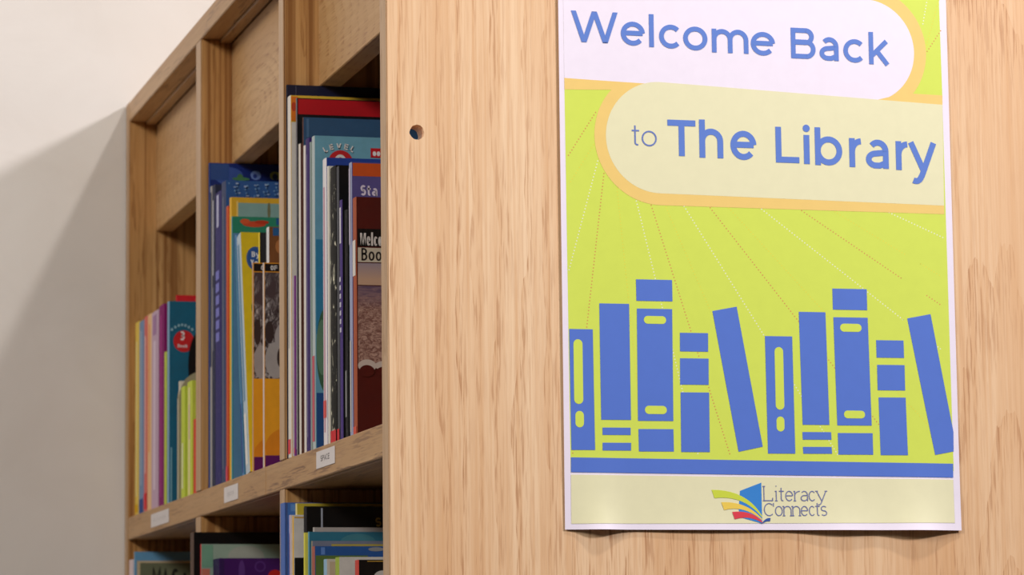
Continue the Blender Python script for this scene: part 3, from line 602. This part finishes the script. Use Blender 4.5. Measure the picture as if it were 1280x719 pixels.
  {'label': 'slate blue picture book below the red band', 'group': 'picture books in the near compartment of the upper shelf', 'p': (0.0065, 0.3303, 1.6435), 't': 0.0045, 'h': 0.2768, 'd': 0.24, 'cover': (52, 85, 120), 'spine': (90, 55, 45), 'hard': 0, 'tilt': 0, 'decor': [('rect', 0.0028, 0.2604, 0.0048, 0.2756, (75, 110, 145))], 'sdec': [], 'name': 'book', 'rnd': 0},
  {'label': 'slim white book between the slate blue and purple ones', 'group': 'picture books in the near compartment of the upper shelf', 'p': (0.005, 0.3156, 1.6435), 't': 0.008, 'h': 0.2511, 'd': 0.2, 'cover': (225, 215, 210), 'spine': (228, 220, 212), 'hard': 0, 'tilt': 0, 'decor': [], 'sdec': [], 'name': 'book', 'rnd': 0},
  {'label': 'dark purple book with speckled spine', 'group': 'picture books in the near compartment of the upper shelf', 'p': (0.005, 0.3011, 1.6435), 't': 0.0139, 'h': 0.2549, 'd': 0.22, 'cover': (60, 40, 110), 'spine': (62, 42, 105), 'hard': 0, 'tilt': 0, 'decor': [], 'sdec': [(0.0127, 0.2421, 0.25, (120, 110, 150))], 'name': 'book', 'rnd': 0},
  {'label': 'thin grey green booklet beside the light blue cover', 'group': 'picture books in the near compartment of the upper shelf', 'p': (0.0054, 0.296, 1.6435), 't': 0.0045, 'h': 0.2504, 'd': 0.2, 'cover': (150, 165, 150), 'spine': (150, 160, 160), 'hard': 0, 'tilt': 0, 'decor': [], 'sdec': [], 'name': 'book', 'rnd': 0},
  {'label': 'light blue level 2 reader with a red arc badge', 'group': 'picture books in the near compartment of the upper shelf', 'p': (0.006, 0.284, 1.6435), 't': 0.0113, 'h': 0.2536, 'd': 0.23, 'cover': (115, 170, 190), 'spine': (185, 195, 195), 'hard': 0, 'tilt': 0, 'decor': [('ell', 0.0113, 0.2221, 0.0316, 0.2423, (200, 40, 45)), ('ell', 0.0155, 0.2219, 0.027, 0.2388, (225, 225, 220)), ('ell', 0.0182, 0.2206, 0.0243, 0.2366, (200, 40, 45)), ('rect', 0.0462, 0.2371, 0.0707, 0.2448, (200, 30, 40)), ('ell', 0.0478, 0.2384, 0.0508, 0.2422, (240, 235, 235)), ('ell', 0.0512, 0.2385, 0.0541, 0.2423, (240, 235, 235)), ('text', 0.0554, 0.2382, 0.0053, 0.004, 'S', (240, 235, 235), 0.2), ('text', 0.0088, 0.2396, 0.0047, 0.0033, 'L', (238, 230, 225), 0.2, 30), ('text', 0.013, 0.2419, 0.0047, 0.0035, 'E', (238, 230, 225), 0.2, 15), ('text', 0.018, 0.243, 0.0047, 0.0046, 'V', (238, 230, 225), 0.2, 0), ('text', 0.024, 0.2431, 0.0047, 0.0036, 'E', (238, 230, 225), 0.2, -13), ('text', 0.0288, 0.2419, 0.0047, 0.0033, 'L', (238, 230, 225), 0.2, -28), ('rect', 0.0008, 0.0931, 0.0564, 0.1693, (60, 135, 170)), ('ell', 0.0008, 0.0462, 0.0169, 0.1144, (70, 105, 75)), ('ell', 0.0008, 0.0602, 0.0105, 0.1049, (105, 140, 110)), ('rect', 0.0008, 0.0008, 0.0557, 0.046, (45, 85, 140))], 'sdec': [(0.0076, 0.0761, 0.7, (205, 95, 110))], 'name': 'book', 'rnd': 0},
  {'label': 'white spined book with dark blue cover top', 'group': 'picture books in the near compartment of the upper shelf', 'p': (0.006, 0.239, 1.6435), 't': 0.0144, 'h': 0.2283, 'd': 0.22, 'cover': (35, 65, 150), 'spine': (232, 226, 228), 'hard': 0, 'tilt': 0, 'decor': [('rect', 0.0009, 0.228, 0.0599, 0.2275, (25, 30, 60))], 'sdec': [(0.0114, 0.2055, 0.3, (205, 150, 170)), (0.0228, 0.0365, 0.7, (220, 90, 90))], 'name': 'book', 'rnd': 0},
  {'label': 'thin cream book beside the black mottled one', 'group': 'picture books in the near compartment of the upper shelf', 'p': (0.006, 0.2313, 1.6435), 't': 0.0054, 'h': 0.2203, 'd': 0.2, 'cover': (225, 220, 205), 'spine': (228, 222, 210), 'hard': 0, 'tilt': 0, 'decor': [], 'sdec': [], 'name': 'book', 'rnd': 0},
  {'label': 'black book with white mottled spine', 'group': 'picture books in the near compartment of the upper shelf', 'p': (0.007, 0.2094, 1.6435), 't': 0.0213, 'h': 0.2175, 'd': 0.2, 'cover': (16, 16, 18), 'spine': (24, 24, 22, 1), 'hard': 1, 'tilt': 0, 'decor': [], 'sdec': [(0.0, 0.0109, 0.9, (205, 40, 50))], 'name': 'book', 'rnd': 0},
  {'label': 'thin black book with grey edge', 'group': 'picture books in the near compartment of the upper shelf', 'p': (0.0075, 0.2001, 1.6435), 't': 0.0087, 'h': 0.2153, 'd': 0.2, 'cover': (14, 14, 16), 'spine': (80, 80, 86), 'hard': 0, 'tilt': 0, 'decor': [], 'sdec': [(0.0, 0.0108, 0.9, (205, 40, 50))], 'name': 'book', 'rnd': 0},
  {'label': 'black book with violet spine and white spine lettering', 'group': 'picture books in the near compartment of the upper shelf', 'p': (0.0065, 0.184, 1.6435), 't': 0.0101, 'h': 0.1865, 'd': 0.2, 'cover': (12, 12, 14), 'spine': (75, 55, 125), 'hard': 0, 'tilt': 0, 'decor': [], 'sdec': [(0.1529, 0.1809, 0.5, (220, 215, 225)), (0.0839, 0.0876, 0.5, (200, 195, 215)), (0.0904, 0.0942, 0.5, (200, 195, 215)), (0.097, 0.1007, 0.5, (200, 195, 215)), (0.1035, 0.1072, 0.5, (200, 195, 215)), (0.11, 0.1137, 0.5, (200, 195, 215)), (0.1165, 0.1203, 0.5, (200, 195, 215)), (0.1231, 0.1268, 0.5, (200, 195, 215))], 'name': 'book', 'rnd': 0},
  {'label': 'plain black book beside the purple and orange one', 'group': 'picture books in the near compartment of the upper shelf', 'p': (0.008, 0.1723, 1.6435), 't': 0.0111, 'h': 0.1773, 'd': 0.19, 'cover': (22, 20, 22), 'spine': (26, 24, 26), 'hard': 0, 'tilt': 0, 'decor': [], 'sdec': [(0.0177, 0.0532, 0.4, (150, 150, 150))], 'name': 'book', 'rnd': 0},
  {'label': 'purple book with orange top band and white title', 'group': 'picture books in the near compartment of the upper shelf', 'p': (0.006, 0.1473, 1.6435), 't': 0.0101, 'h': 0.2098, 'd': 0.2, 'cover': (88, 80, 140), 'spine': (160, 165, 195), 'hard': 0, 'tilt': 0, 'decor': [('rect', 0.0009, 0.199, 0.038, 0.209, (205, 85, 35)), ('text', 0.0069, 0.1841, 0.0081, 0.0051, 'Sta', (215, 205, 225), 0.19), ('rect', 0.0008, 0.0008, 0.0364, 0.1196, (60, 60, 110))], 'sdec': [(0.0042, 0.0734, 0.5, (190, 185, 185)), (0.1469, 0.2056, 0.6, (190, 180, 200))], 'name': 'book', 'rnd': 0},
  {'label': 'dark red book with beach photograph and boxed title', 'group': 'picture books in the near compartment of the upper shelf', 'p': (0.006, 0.1324, 1.6435), 't': 0.0122, 'h': 0.1807, 'd': 0.2, 'cover': (82, 22, 18), 'spine': (170, 85, 55), 'hard': 0, 'tilt': 0, 'decor': [('rect', 0.0012, 0.1429, 0.034, 0.1564, (14, 12, 14)), ('text', 0.003, 0.1436, 0.0096, 0.0035, 'Welco', (222, 215, 210), 0.15), ('rect', 0.0012, 0.131, 0.0339, 0.142, (205, 195, 175)), ('text', 0.0039, 0.1321, 0.0096, 0.0055, 'Boo', (38, 32, 32), 0.14), ('pic', 0.0011, 0.1136, 0.0338, 0.1302, 'sky'), ('pic', 0.001, 0.0505, 0.0333, 0.1129, 'sea'), ('ell', 0.0008, 0.0477, 0.0148, 0.0572, (205, 190, 180)), ('ell', 0.0019, 0.0441, 0.0135, 0.053, (82, 22, 18)), ('ell', 0.0136, 0.0492, 0.0284, 0.0562, (205, 190, 180)), ('ell', 0.0148, 0.0443, 0.0271, 0.052, (82, 22, 18))], 'sdec': [(0.1211, 0.1482, 0.8, (225, 215, 205)), (0.0, 0.0072, 0.8, (215, 90, 70))], 'name': 'book', 'rnd': 0},
  {'label': 'pinkish white book at the far end of the lower shelf', 'group': 'books in the far compartment of the lower shelf', 'p': (0.0, 1.2025, 1.292), 't': 0.0254, 'h': 0.3051, 'd': 0.16, 'cover': (225, 205, 205), 'spine': (228, 205, 205), 'hard': 0, 'tilt': 0, 'decor': [], 'sdec': [], 'name': 'book', 'rnd': 0},
  {'label': 'light blue bordered book with dark green picture', 'group': 'books in the far compartment of the lower shelf', 'p': (0.0016, 1.1974, 1.292), 't': 0.0045, 'h': 0.3129, 'd': 0.24, 'cover': (105, 160, 200), 'spine': (115, 165, 200), 'hard': 0, 'tilt': 0, 'decor': [('rect', 0.0024, 0.2539, 0.0659, 0.3032, (205, 185, 150)), ('rect', 0.0058, 0.2539, 0.0659, 0.3011, (110, 115, 90)), ('text', 0.0187, 0.2778, 0.0171, 0.0094, 'M', (25, 28, 25), 0.17), ('text', 0.029, 0.2777, 0.0171, 0.0094, 'A', (25, 28, 25), 0.17), ('text', 0.0393, 0.2777, 0.0172, 0.0094, 'C', (25, 28, 25), 0.17), ('text', 0.0496, 0.2777, 0.0172, 0.0095, 'K', (25, 28, 25), 0.17)], 'sdec': [], 'name': 'book', 'rnd': 0},
  {'label': 'black tall book jutting out past the lower divider', 'group': 'books in the middle compartment of the lower shelf', 'p': (-0.0117, 0.7507, 1.292), 't': 0.0194, 'h': 0.3108, 'd': 0.17, 'cover': (10, 9, 10), 'spine': (95, 75, 65), 'hard': 1, 'tilt': 0, 'decor': [], 'sdec': [], 'name': 'book', 'rnd': 0},
  {'label': 'grey green picture book with red spine', 'group': 'books in the middle compartment of the lower shelf', 'p': (-0.0057, 0.7456, 1.292), 't': 0.0045, 'h': 0.2995, 'd': 0.22, 'cover': (150, 170, 155), 'spine': (210, 70, 70), 'hard': 0, 'tilt': 0, 'decor': [('rect', 0.0008, 0.2411, 0.0083, 0.2766, (205, 120, 100)), ('ell', 0.0255, 0.278, 0.0595, 0.298, (165, 170, 160)), ('rect', 0.0008, 0.278, 0.0112, 0.2987, (120, 165, 140))], 'sdec': [], 'name': 'book', 'rnd': 0},
  {'label': 'purple picture book with swirling pattern and red spot', 'group': 'books in the middle compartment of the lower shelf', 'p': (0.005, 0.711, 1.292), 't': 0.0314, 'h': 0.285, 'd': 0.22, 'cover': (70, 25, 100), 'spine': (40, 30, 75), 'hard': 0, 'tilt': 0, 'decor': [('rect', 0.0008, 0.2401, 0.0048, 0.2842, (55, 30, 85)), ('ell', 0.0182, 0.262, 0.0242, 0.2832, (95, 55, 130)), ('ell', 0.0331, 0.2722, 0.0436, 0.2825, (90, 50, 125)), ('ell', 0.0346, 0.2737, 0.0421, 0.281, (70, 25, 100)), ('ell', 0.0458, 0.2634, 0.0585, 0.2744, (195, 40, 35))], 'sdec': [], 'name': 'book', 'rnd': 0},
  {'label': 'blue spined tall book beside the lower divider', 'group': 'books in the near compartment of the lower shelf', 'p': (-0.006, 0.3498, 1.292), 't': 0.0185, 'h': 0.3143, 'd': 0.2, 'cover': (60, 95, 160), 'spine': (85, 115, 185), 'hard': 1, 'tilt': 0, 'decor': [], 'sdec': [(0.1571, 0.2514, 0.3, (150, 70, 120))], 'name': 'book', 'rnd': 0},
  {'label': 'dark blue book behind the white and purple spines', 'group': 'books in the near compartment of the lower shelf', 'p': (-0.0051, 0.3432, 1.292), 't': 0.006, 'h': 0.3136, 'd': 0.17, 'cover': (65, 110, 185), 'spine': (40, 60, 110), 'hard': 0, 'tilt': 0, 'decor': [('rect', 0.0028, 0.3068, 0.0067, 0.3126, (90, 135, 200))], 'sdec': [], 'name': 'book', 'rnd': 0},
  {'label': 'olive yellow edged tall book behind the black one', 'group': 'books in the near compartment of the lower shelf', 'p': (0.0014, 0.3366, 1.292), 't': 0.006, 'h': 0.3129, 'd': 0.24, 'cover': (200, 180, 60), 'spine': (235, 220, 150), 'hard': 0, 'tilt': 0, 'decor': [('rect', 0.0061, 0.2291, 0.0718, 0.3106, (60, 55, 30))], 'sdec': [], 'name': 'book', 'rnd': 0},
  {'label': 'white slim book with purple streaked spine', 'group': 'books in the near compartment of the lower shelf', 'p': (-0.0052, 0.3315, 1.292), 't': 0.0045, 'h': 0.3032, 'd': 0.15, 'cover': (220, 215, 225), 'spine': (190, 175, 210), 'hard': 0, 'tilt': 0, 'decor': [], 'sdec': [(0.0303, 0.2881, 0.4, (100, 70, 140))], 'name': 'book', 'rnd': 0},
  {'label': 'white book with yellow spine and black lower half', 'group': 'books in the near compartment of the lower shelf', 'p': (-0.0035, 0.3264, 1.292), 't': 0.0045, 'h': 0.3023, 'd': 0.17, 'cover': (215, 210, 205), 'spine': (232, 180, 45), 'hard': 0, 'tilt': 0, 'decor': [('rect', 0.001, 0.3004, 0.022, 0.3015, (215, 165, 60)), ('rect', 0.0009, 0.2226, 0.0217, 0.2687, (15, 15, 18))], 'sdec': [], 'name': 'book', 'rnd': 0},
  {'label': 'glossy black hardcover with a gold letter on cover', 'group': 'books in the near compartment of the lower shelf', 'p': (0.0046, 0.3138, 1.292), 't': 0.012, 'h': 0.309, 'd': 0.24, 'cover': (14, 13, 14), 'spine': (35, 33, 38), 'hard': 1, 'tilt': 0, 'decor': [('rect', 0.0119, 0.2892, 0.0133, 0.3077, (170, 175, 190)), ('text', 0.0565, 0.2931, 0.0073, 0.0059, 'S', (165, 140, 60), 0.2)], 'sdec': [], 'name': 'book', 'rnd': 0},  # pale grey bar: painted highlight along the hinge, not printed artwork
  {'label': 'yellow slim book below the black hardcover', 'group': 'books in the near compartment of the lower shelf', 'p': (0.002, 0.3087, 1.292), 't': 0.0045, 'h': 0.2879, 'd': 0.15, 'cover': (225, 215, 90), 'spine': (228, 218, 85), 'hard': 0, 'tilt': 0, 'decor': [], 'sdec': [], 'name': 'book', 'rnd': 0},
  {'label': 'pale grey book behind the teal one', 'group': 'books in the near compartment of the lower shelf', 'p': (0.0085, 0.3031, 1.292), 't': 0.005, 'h': 0.2918, 'd': 0.23, 'cover': (185, 175, 170), 'spine': (190, 185, 180), 'hard': 0, 'tilt': 0, 'decor': [], 'sdec': [], 'name': 'book', 'rnd': 0},
  {'label': 'teal hardcover with rounded spine on the lower shelf', 'group': 'books in the near compartment of the lower shelf', 'p': (0.0033, 0.298, 1.292), 't': 0.0045, 'h': 0.288, 'd': 0.24, 'cover': (50, 115, 140), 'spine': (95, 155, 180), 'hard': 1, 'tilt': 0, 'decor': [('ell', 0.0254, 0.2725, 0.0547, 0.2865, (70, 130, 145))], 'sdec': [], 'name': 'book', 'rnd': 0},
  {'label': 'grey blue book behind the bright blue one', 'group': 'books in the near compartment of the lower shelf', 'p': (0.0048, 0.2929, 1.292), 't': 0.0045, 'h': 0.2805, 'd': 0.22, 'cover': (125, 130, 150), 'spine': (150, 140, 120), 'hard': 0, 'tilt': 0, 'decor': [('rect', 0.0156, 0.2761, 0.0717, 0.278, (190, 170, 80))], 'sdec': [], 'name': 'book', 'rnd': 0},
  {'label': 'bright blue book with grey patch on its cover', 'group': 'books in the near compartment of the lower shelf', 'p': (0.003, 0.2751, 1.292), 't': 0.0111, 'h': 0.2755, 'd': 0.2, 'cover': (45, 90, 160), 'spine': (170, 95, 80), 'hard': 0, 'tilt': 0, 'decor': [('rect', 0.0052, 0.2689, 0.0084, 0.2746, (100, 140, 210)), ('ell', 0.0433, 0.2715, 0.0562, 0.2747, (150, 150, 150)), ('rect', 0.0008, 0.2211, 0.0429, 0.2682, (95, 120, 60))], 'sdec': [], 'name': 'book', 'rnd': 0},
  {'label': 'white small book with tan picture on the lower shelf', 'group': 'books in the near compartment of the lower shelf', 'p': (0.006, 0.2441, 1.292), 't': 0.0119, 'h': 0.2641, 'd': 0.12, 'cover': (215, 205, 190), 'spine': (150, 185, 210), 'hard': 0, 'tilt': 0, 'decor': [('rect', 0.0025, 0.2266, 0.01, 0.262, (200, 180, 150))], 'sdec': [], 'name': 'book', 'rnd': 0},
  {'label': 'white taller booklet with green spine near the end panel', 'group': 'books in the near compartment of the lower shelf', 'p': (0.006, 0.1988, 1.292), 't': 0.0144, 'h': 0.2637, 'd': 0.14, 'cover': (228, 220, 212), 'spine': (160, 180, 70), 'hard': 0, 'tilt': 0, 'decor': [('rect', 0.0141, 0.2253, 0.0164, 0.2588, (85, 160, 60)), ('rect', 0.0178, 0.2253, 0.0195, 0.2594, (30, 30, 30))], 'sdec': [], 'name': 'book', 'rnd': 0},
  {'label': 'black booklet with red spine against the end panel', 'group': 'books in the near compartment of the lower shelf', 'p': (0.008, 0.1392, 1.292), 't': 0.0137, 'h': 0.259, 'd': 0.12, 'cover': (20, 18, 18), 'spine': (200, 70, 60), 'hard': 0, 'tilt': 0, 'decor': [('rect', 0.0067, 0.2575, 0.0257, 0.2582, (190, 150, 60)), ('ell', 0.0116, 0.2414, 0.0256, 0.251, (210, 205, 200))], 'sdec': [], 'name': 'book', 'rnd': 0},
]
# ------------------------------------------------------------------ books
def prism(name, poly, z0, z1, mat, parent):
    n = len(poly)
    V = [(x, y, z0) for x, y in poly] + [(x, y, z1) for x, y in poly]
    F = [tuple(range(n - 1, -1, -1)), tuple(range(n, 2 * n))] + [(i, (i + 1) % n, n + (i + 1) % n, n + i) for i in range(n)]
    return mesh_obj(name, V, F, mat, parent)

def board(name, d, h, y0, y1, rnd, mat, parent, x0=0.0):
    """cover board in the xz plane, with rounded outer top corner when rnd > 0"""
    P = [(x0, 0), (d, 0), (d, h - 0.002), (d - 0.002, h)]
    if rnd: P += [(x0 + rnd - rnd * math.sin(a), h - rnd + rnd * math.cos(a)) for a in [i * math.pi / 16 for i in range(9)]]
    else: P += [(x0, h)]
    n = len(P)
    V = [(x, y0, z) for x, z in P] + [(x, y1, z) for x, z in P]
    F = [tuple(range(n)), tuple(range(2 * n - 1, n - 1, -1))] + [((i + 1) % n, i, n + i, n + (i + 1) % n) for i in range(n)]
    return mesh_obj(name, V, F, mat, parent)

def make_book(b):
    d, h, t = b['d'], b['h'], b['t']
    hard = b['hard']
    px, py, pz = b['p']
    # a leaning book stands on the far bottom edge of its cover
    root = empty(b['name'], (px, py, pz + b['t'] * math.sin(math.radians(b['tilt']))))
    if b['tilt']: root.rotation_euler = (-math.radians(b['tilt']), 0, 0)
    c = min(0.0022 if hard else 0.0007, t * 0.2)
    cm = printed(b['cover'], 0.38, 0.12, 'cover')
    sm = mottled() if len(b['spine']) == 4 else worn(b['spine'])
    r = b['rnd']
    near = board('cover_board', d, h, 0.0, c, r, cm, root, 0.0003)
    board('cover_board', d, h, t - c, t, r, cm, root, 0.0003)
    # spine: shallow bow
    bow = min(0.0006, t * 0.1)
    P = [(0.0003, 0.0)] + [(0.0003 - bow * math.sin(math.pi * (i + .5) / 6), t * (i + .5) / 6) for i in range(6)] + [(0.0003, t), (0.0003 + c, t - c * .99), (0.0003 + c, c * .99)]
    sp = prism('spine', P, 0.0, h - r, sm, root)
    ins = 0.003 if hard else 0.0006
    prism('page_block', [(0.001 + c, c * 1.02), (d - ins, c * 1.02), (d - ins, t - c * 1.02), (0.001 + c, t - c * 1.02)], ins, h - max(ins, r * .4), PAGES, root)
    ly = -0.00012
    for q, e in enumerate(b['decor']):
        y = ly - 0.00006 * q
        if e[0] == 'rect' or e[0] == 'pic':
            _, u0, v0, u1, v1, col = e
            if u1 <= u0 or v1 <= v0: continue
            m = photo_mat(col) if e[0] == 'pic' else printed(col, 0.38, 0.1, 'print')
            mesh_obj('cover_photo' if e[0] == 'pic' else 'cover_print_or_glint', [(u0, y, v0), (u1, y, v0), (u1, y, v1), (u0, y, v1)], [(0, 1, 2, 3)], m, near)  # rects hold printed artwork, plus painted hinge highlights on two hardcovers
        elif e[0] == 'ell':
            _, u0, v0, u1, v1, col = e
            if u1 <= u0 or v1 <= v0: continue
            cx, cz = (u0 + u1) / 2, (v0 + v1) / 2
            V = [(cx + (u1 - u0) / 2 * math.cos(k * math.pi / 14), y, cz + (v1 - v0) / 2 * math.sin(k * math.pi / 14)) for k in range(28)]
            mesh_obj('cover_print_or_glint', V, [tuple(range(28))], printed(col, 0.38, 0.1, 'print'), near)
        elif e[0] == 'text':
            _, u, v, cap, cw, word, col, sw = e[:8]
            ang = math.radians(e[8]) if len(e) > 8 else 0.0
            V, F = [], []
            pos = 0.0
            for i, ch in enumerate(word):
                adv = cw * {'W': 1.45, 'M': 1.2, 'm': 1.5, 'l': 0.55, 'i': 0.55, 't': 0.75}.get(ch, 1.0)
                off = pos; pos += adv
                for pts, cl in glyph(ch, adv - cw * 0.16, cap, cap * .74, cap * sw):
                    vv, ff = stroke(pts, cap * sw, cl)
                    k0 = len(V)
                    for x, z in vv:
                        x += off
                        V.append((u + x * math.cos(ang) - z * math.sin(ang), y, v + x * math.sin(ang) + z * math.cos(ang)))
                    F += [tuple(k + k0 for k in f) for f in ff]
            mesh_obj('cover_lettering', V, F, printed(col, 0.45, 0.05, 'ink'), near)
    for q, (z0, z1, wf, col) in enumerate(b['sdec']):
        x = 0.0003 - bow - 0.00008 - 0.00004 * q
        m = t / 2
        mesh_obj('spine_print', [(x, m - t * wf * .5, z0), (x, m + t * wf * .5, z0), (x, m + t * wf * .5, z1), (x, m - t * wf * .5, z1)], [(3, 2, 1, 0)], worn(col), sp)
    tag(root, b['label'], 'book', b['group'])
    return root

for b in BOOKS:
    make_book(b)

# ------------------------------------------------------------------ poster
PW, PH = 305.5, 472.0
poster = empty('poster', (0.1279, -0.0010, 1.5665))
tag(poster, 'lime green and white library welcome poster on the oak end panel', 'poster')

def lift(u, v):
    """how far the sheet stands off the panel, metres (u, v in millimetres)"""
    e = lambda x, s: math.exp(-(x / s) ** 2)
    return (0.0062 * e(u - 272, 24) * math.exp(-v / 26) + 0.0040 * e(u - 215, 34) * math.exp(-v / 22)
            + 0.0052 * e(u - 27, 14) * math.exp(-v / 20) + 0.0018 * e(u - 110, 60) * math.exp(-v / 20)
            + 0.0009 * math.exp(-u / 9.0) * (1 - math.exp(-v / 60)) )

UL = [1.5, 3.0, 7.0] + [x * 5.0 for x in range(1, 61)]
VL = [2, 4, 6, 8, 10.5, 13, 16, 19, 22.5, 26, 30, 34, 39, 44, 50, 56, 63, 70, 80, 90, 105, 120]
def sheet(name, V2, F, mat, layer, parent=None, cut=True, thick=0.0):
    """flat print on the paper, bent with the sheet"""
    bm = bmesh.new()
    vs_ = [bm.verts.new((p[0], p[2] if len(p) > 2 else 0, p[1])) for p in V2]
    for f in F:
        try: bm.faces.new([vs_[i] for i in f])
        except ValueError: pass
    if cut:
        xs = [v.co.x for v in bm.verts]; zs = [v.co.z for v in bm.verts]
        for u in UL:
            if min(xs) < u < max(xs):
                bmesh.ops.bisect_plane(bm, geom=bm.verts[:] + bm.edges[:] + bm.faces[:], plane_co=(u, 0, 0), plane_no=(1, 0, 0))
        for v in VL:
            if min(zs) < v < max(zs):
                bmesh.ops.bisect_plane(bm, geom=bm.verts[:] + bm.edges[:] + bm.faces[:], plane_co=(0, 0, v), plane_no=(0, 0, 1))
    if cut: bmesh.ops.triangulate(bm, faces=bm.faces[:])
    for v in bm.verts:
        u, w, y = v.co.x, v.co.z, v.co.y
        v.co = (u / 1000, -lift(u, w) - 0.00004 * layer - y, w / 1000)
    bm.normal_update()
    bmesh.ops.reverse_faces(bm, faces=[f for f in bm.faces if f.normal.y > 0])
    for f in bm.faces: f.smooth = cut
    if thick:
        g = bmesh.ops.extrude_face_region(bm, geom=bm.faces[:])
        bmesh.ops.translate(bm, vec=(0, thick, 0), verts=[x for x in g['geom'] if isinstance(x, bmesh.types.BMVert)])
        bmesh.ops.recalc_face_normals(bm, faces=bm.faces[:])
        for e in bm.edges:
            if len(e.link_faces) == 2 and e.calc_face_angle(0) > 0.8: e.smooth = False
    return bm_obj(name, bm, mat, parent)

INK_BLUE = (84, 118, 206)
C_WHITE, C_LIME, C_GOLD, C_CREAM = (240, 230, 243), (212, 227, 88), (240, 204, 118), (232, 227, 186)
pm = lambda c, r=0.5: printed(c, r, 0.03, 'poster_ink')
paper = sheet('paper', [(0, 0), (PW, 0), (PW, PH), (0, PH)], [(0, 1, 2, 3)], pm(C_WHITE), 0, poster, thick=0.0002)
def poly(name, P, col, layer): return sheet(name, P, [tuple(range(len(P)))], pm(col), layer, paper)

field = poly('lime_field', PRINT_FIELD, C_LIME, 1)
poly('lime_field', [GREEN_TOP[2], (GREEN_TOP[2][0] - 1.0, PH - 5), (EDGE_L, PH - 5), (EDGE_L, GREEN_TOP[2][1])], C_LIME, 1)
# upper tab: gold rim and white rounded end
wc, wr, wo = PILL_W['c'], PILL_W['r'], PILL_W['ro']
band = wo - wr
ytop = PILL_W['c'][1] + PILL_W['r']
el = EDGE_L
slope = (PRINT_FIELD[1][1] - PRINT_FIELD[0][1]) / (PRINT_FIELD[1][0] - PRINT_FIELD[0][0])
def line_y(u, at, v0): return v0 + slope * (u - at)
pts = arc(wc[0], wc[1], wo, wo, 90, -90, 40)
T = TABS
pts = arc(wc[0], wc[1], wo, wo, 90, -70, 40)
poly('gold_rim', [(el, wc[1] + wo)] + pts + [T['gr0'], T['wb1'], T['wb0']], C_GOLD, 2)
poly('white_tab', [(el, wc[1] + wr)] + arc(wc[0], wc[1], wr, wr, 90, -80, 40) + [T['wb1'], T['wb0']], C_WHITE, 2.5)
cc, cr, co = PILL_C['c'], PILL_C['r'], PILL_C['ro']
poly('gold_band', [T['wb0'], T['ct0'], (cc[0], cc[1] + cr - 6), (T['wb0'][0], T['wb0'][1] - band + 1.2)], C_GOLD, 2.8)
poly('gold_band', [T['wb1'], T['gr0'], T['gr1'], T['ct1'], (T['wb1'][0], T['wb1'][1] - 4)], C_GOLD, 2.8)
# lower tab
poly('gold_rim', [T['ct0']] + arc(cc[0], cc[1], co, co, 129, 270, 40) + [T['gb1'], T['cb1']], C_GOLD, 3.2)
poly('cream_tab', [T['ct1']] + arc(cc[0], cc[1], cr, cr, 90, 270, 40) + [T['cb1']], C_CREAM, 4)
# dotted rays
RC = {'w': (236, 238, 205), 'r': (214, 150, 84), 'y': (226, 222, 78)}
for key in 'wry':
    V, F = [], []
    for col, a, e in RAYS:
        if col != key: continue
        L = math.hypot(e[0] - a[0], e[1] - a[1])
        n = int(L / 2.4)
        for i in range(n):
            x, y = a[0] + (e[0] - a[0]) * i / n, a[1] + (e[1] - a[1]) * i / n
            q = len(V); rr = 0.55
            V += [(x + rr * math.cos(k * math.pi / 3), y + rr * math.sin(k * math.pi / 3)) for k in range(6)]
            F.append(tuple(range(q, q + 6)))
    o = sheet('dotted_rays', V, F, pm(RC[key]), 1.8, paper, cut=False)
    o['kind'] = 'stuff'
for P in PRINT_BOOKS:
    poly('printed_book', P, INK_BLUE, 5)
for (u0, v0), (u1, v1) in PRINT_SLOTS:
    w, h = abs(u1 - u0), abs(v1 - v0); rr = min(w, h) / 2
    lo, hi = (min(u0, u1), min(v0, v1)), (max(u0, u1), max(v0, v1))
    if h > w: P = arc(lo[0] + rr, hi[1] - rr, rr, rr, 0, 180, 10) + arc(lo[0] + rr, lo[1] + rr, rr, rr, 180, 360, 10)
    else: P = arc(hi[0] - rr, lo[1] + rr, rr, rr, -90, 90, 10) + arc(lo[0] + rr, lo[1] + rr, rr, rr, 90, 270, 10)
    poly('printed_slot', P, C_LIME, 7)
poly('printed_shelf', PRINT_SHELF, INK_BLUE, 7)
poly('cream_foot', PRINT_FOOT, C_CREAM, 5)
for spec, col in ((TITLE_A, (94, 128, 206)), (TITLE_B, (92, 126, 206)), (TITLE_C, (104, 124, 190))):
    V, F = letters(spec)
    sheet('title_lettering', V, F, pm(col), 8, paper, cut=False)
LC = {'blue': (52, 132, 210), 'lime': (206, 218, 66), 'gold': (240, 206, 84), 'redc': (222, 60, 74), 'navy': (50, 84, 160)}
for i, (c, P) in enumerate(LOGO):
    poly('logo_ribbon' if c != 'blue' else 'logo_page', P, LC[c], 9 + i)
for spec in (LOGO_A, LOGO_B):
    V, F = letters(spec, True)
    sheet('logo_lettering', V, F, pm((108, 116, 166)), 10, paper)
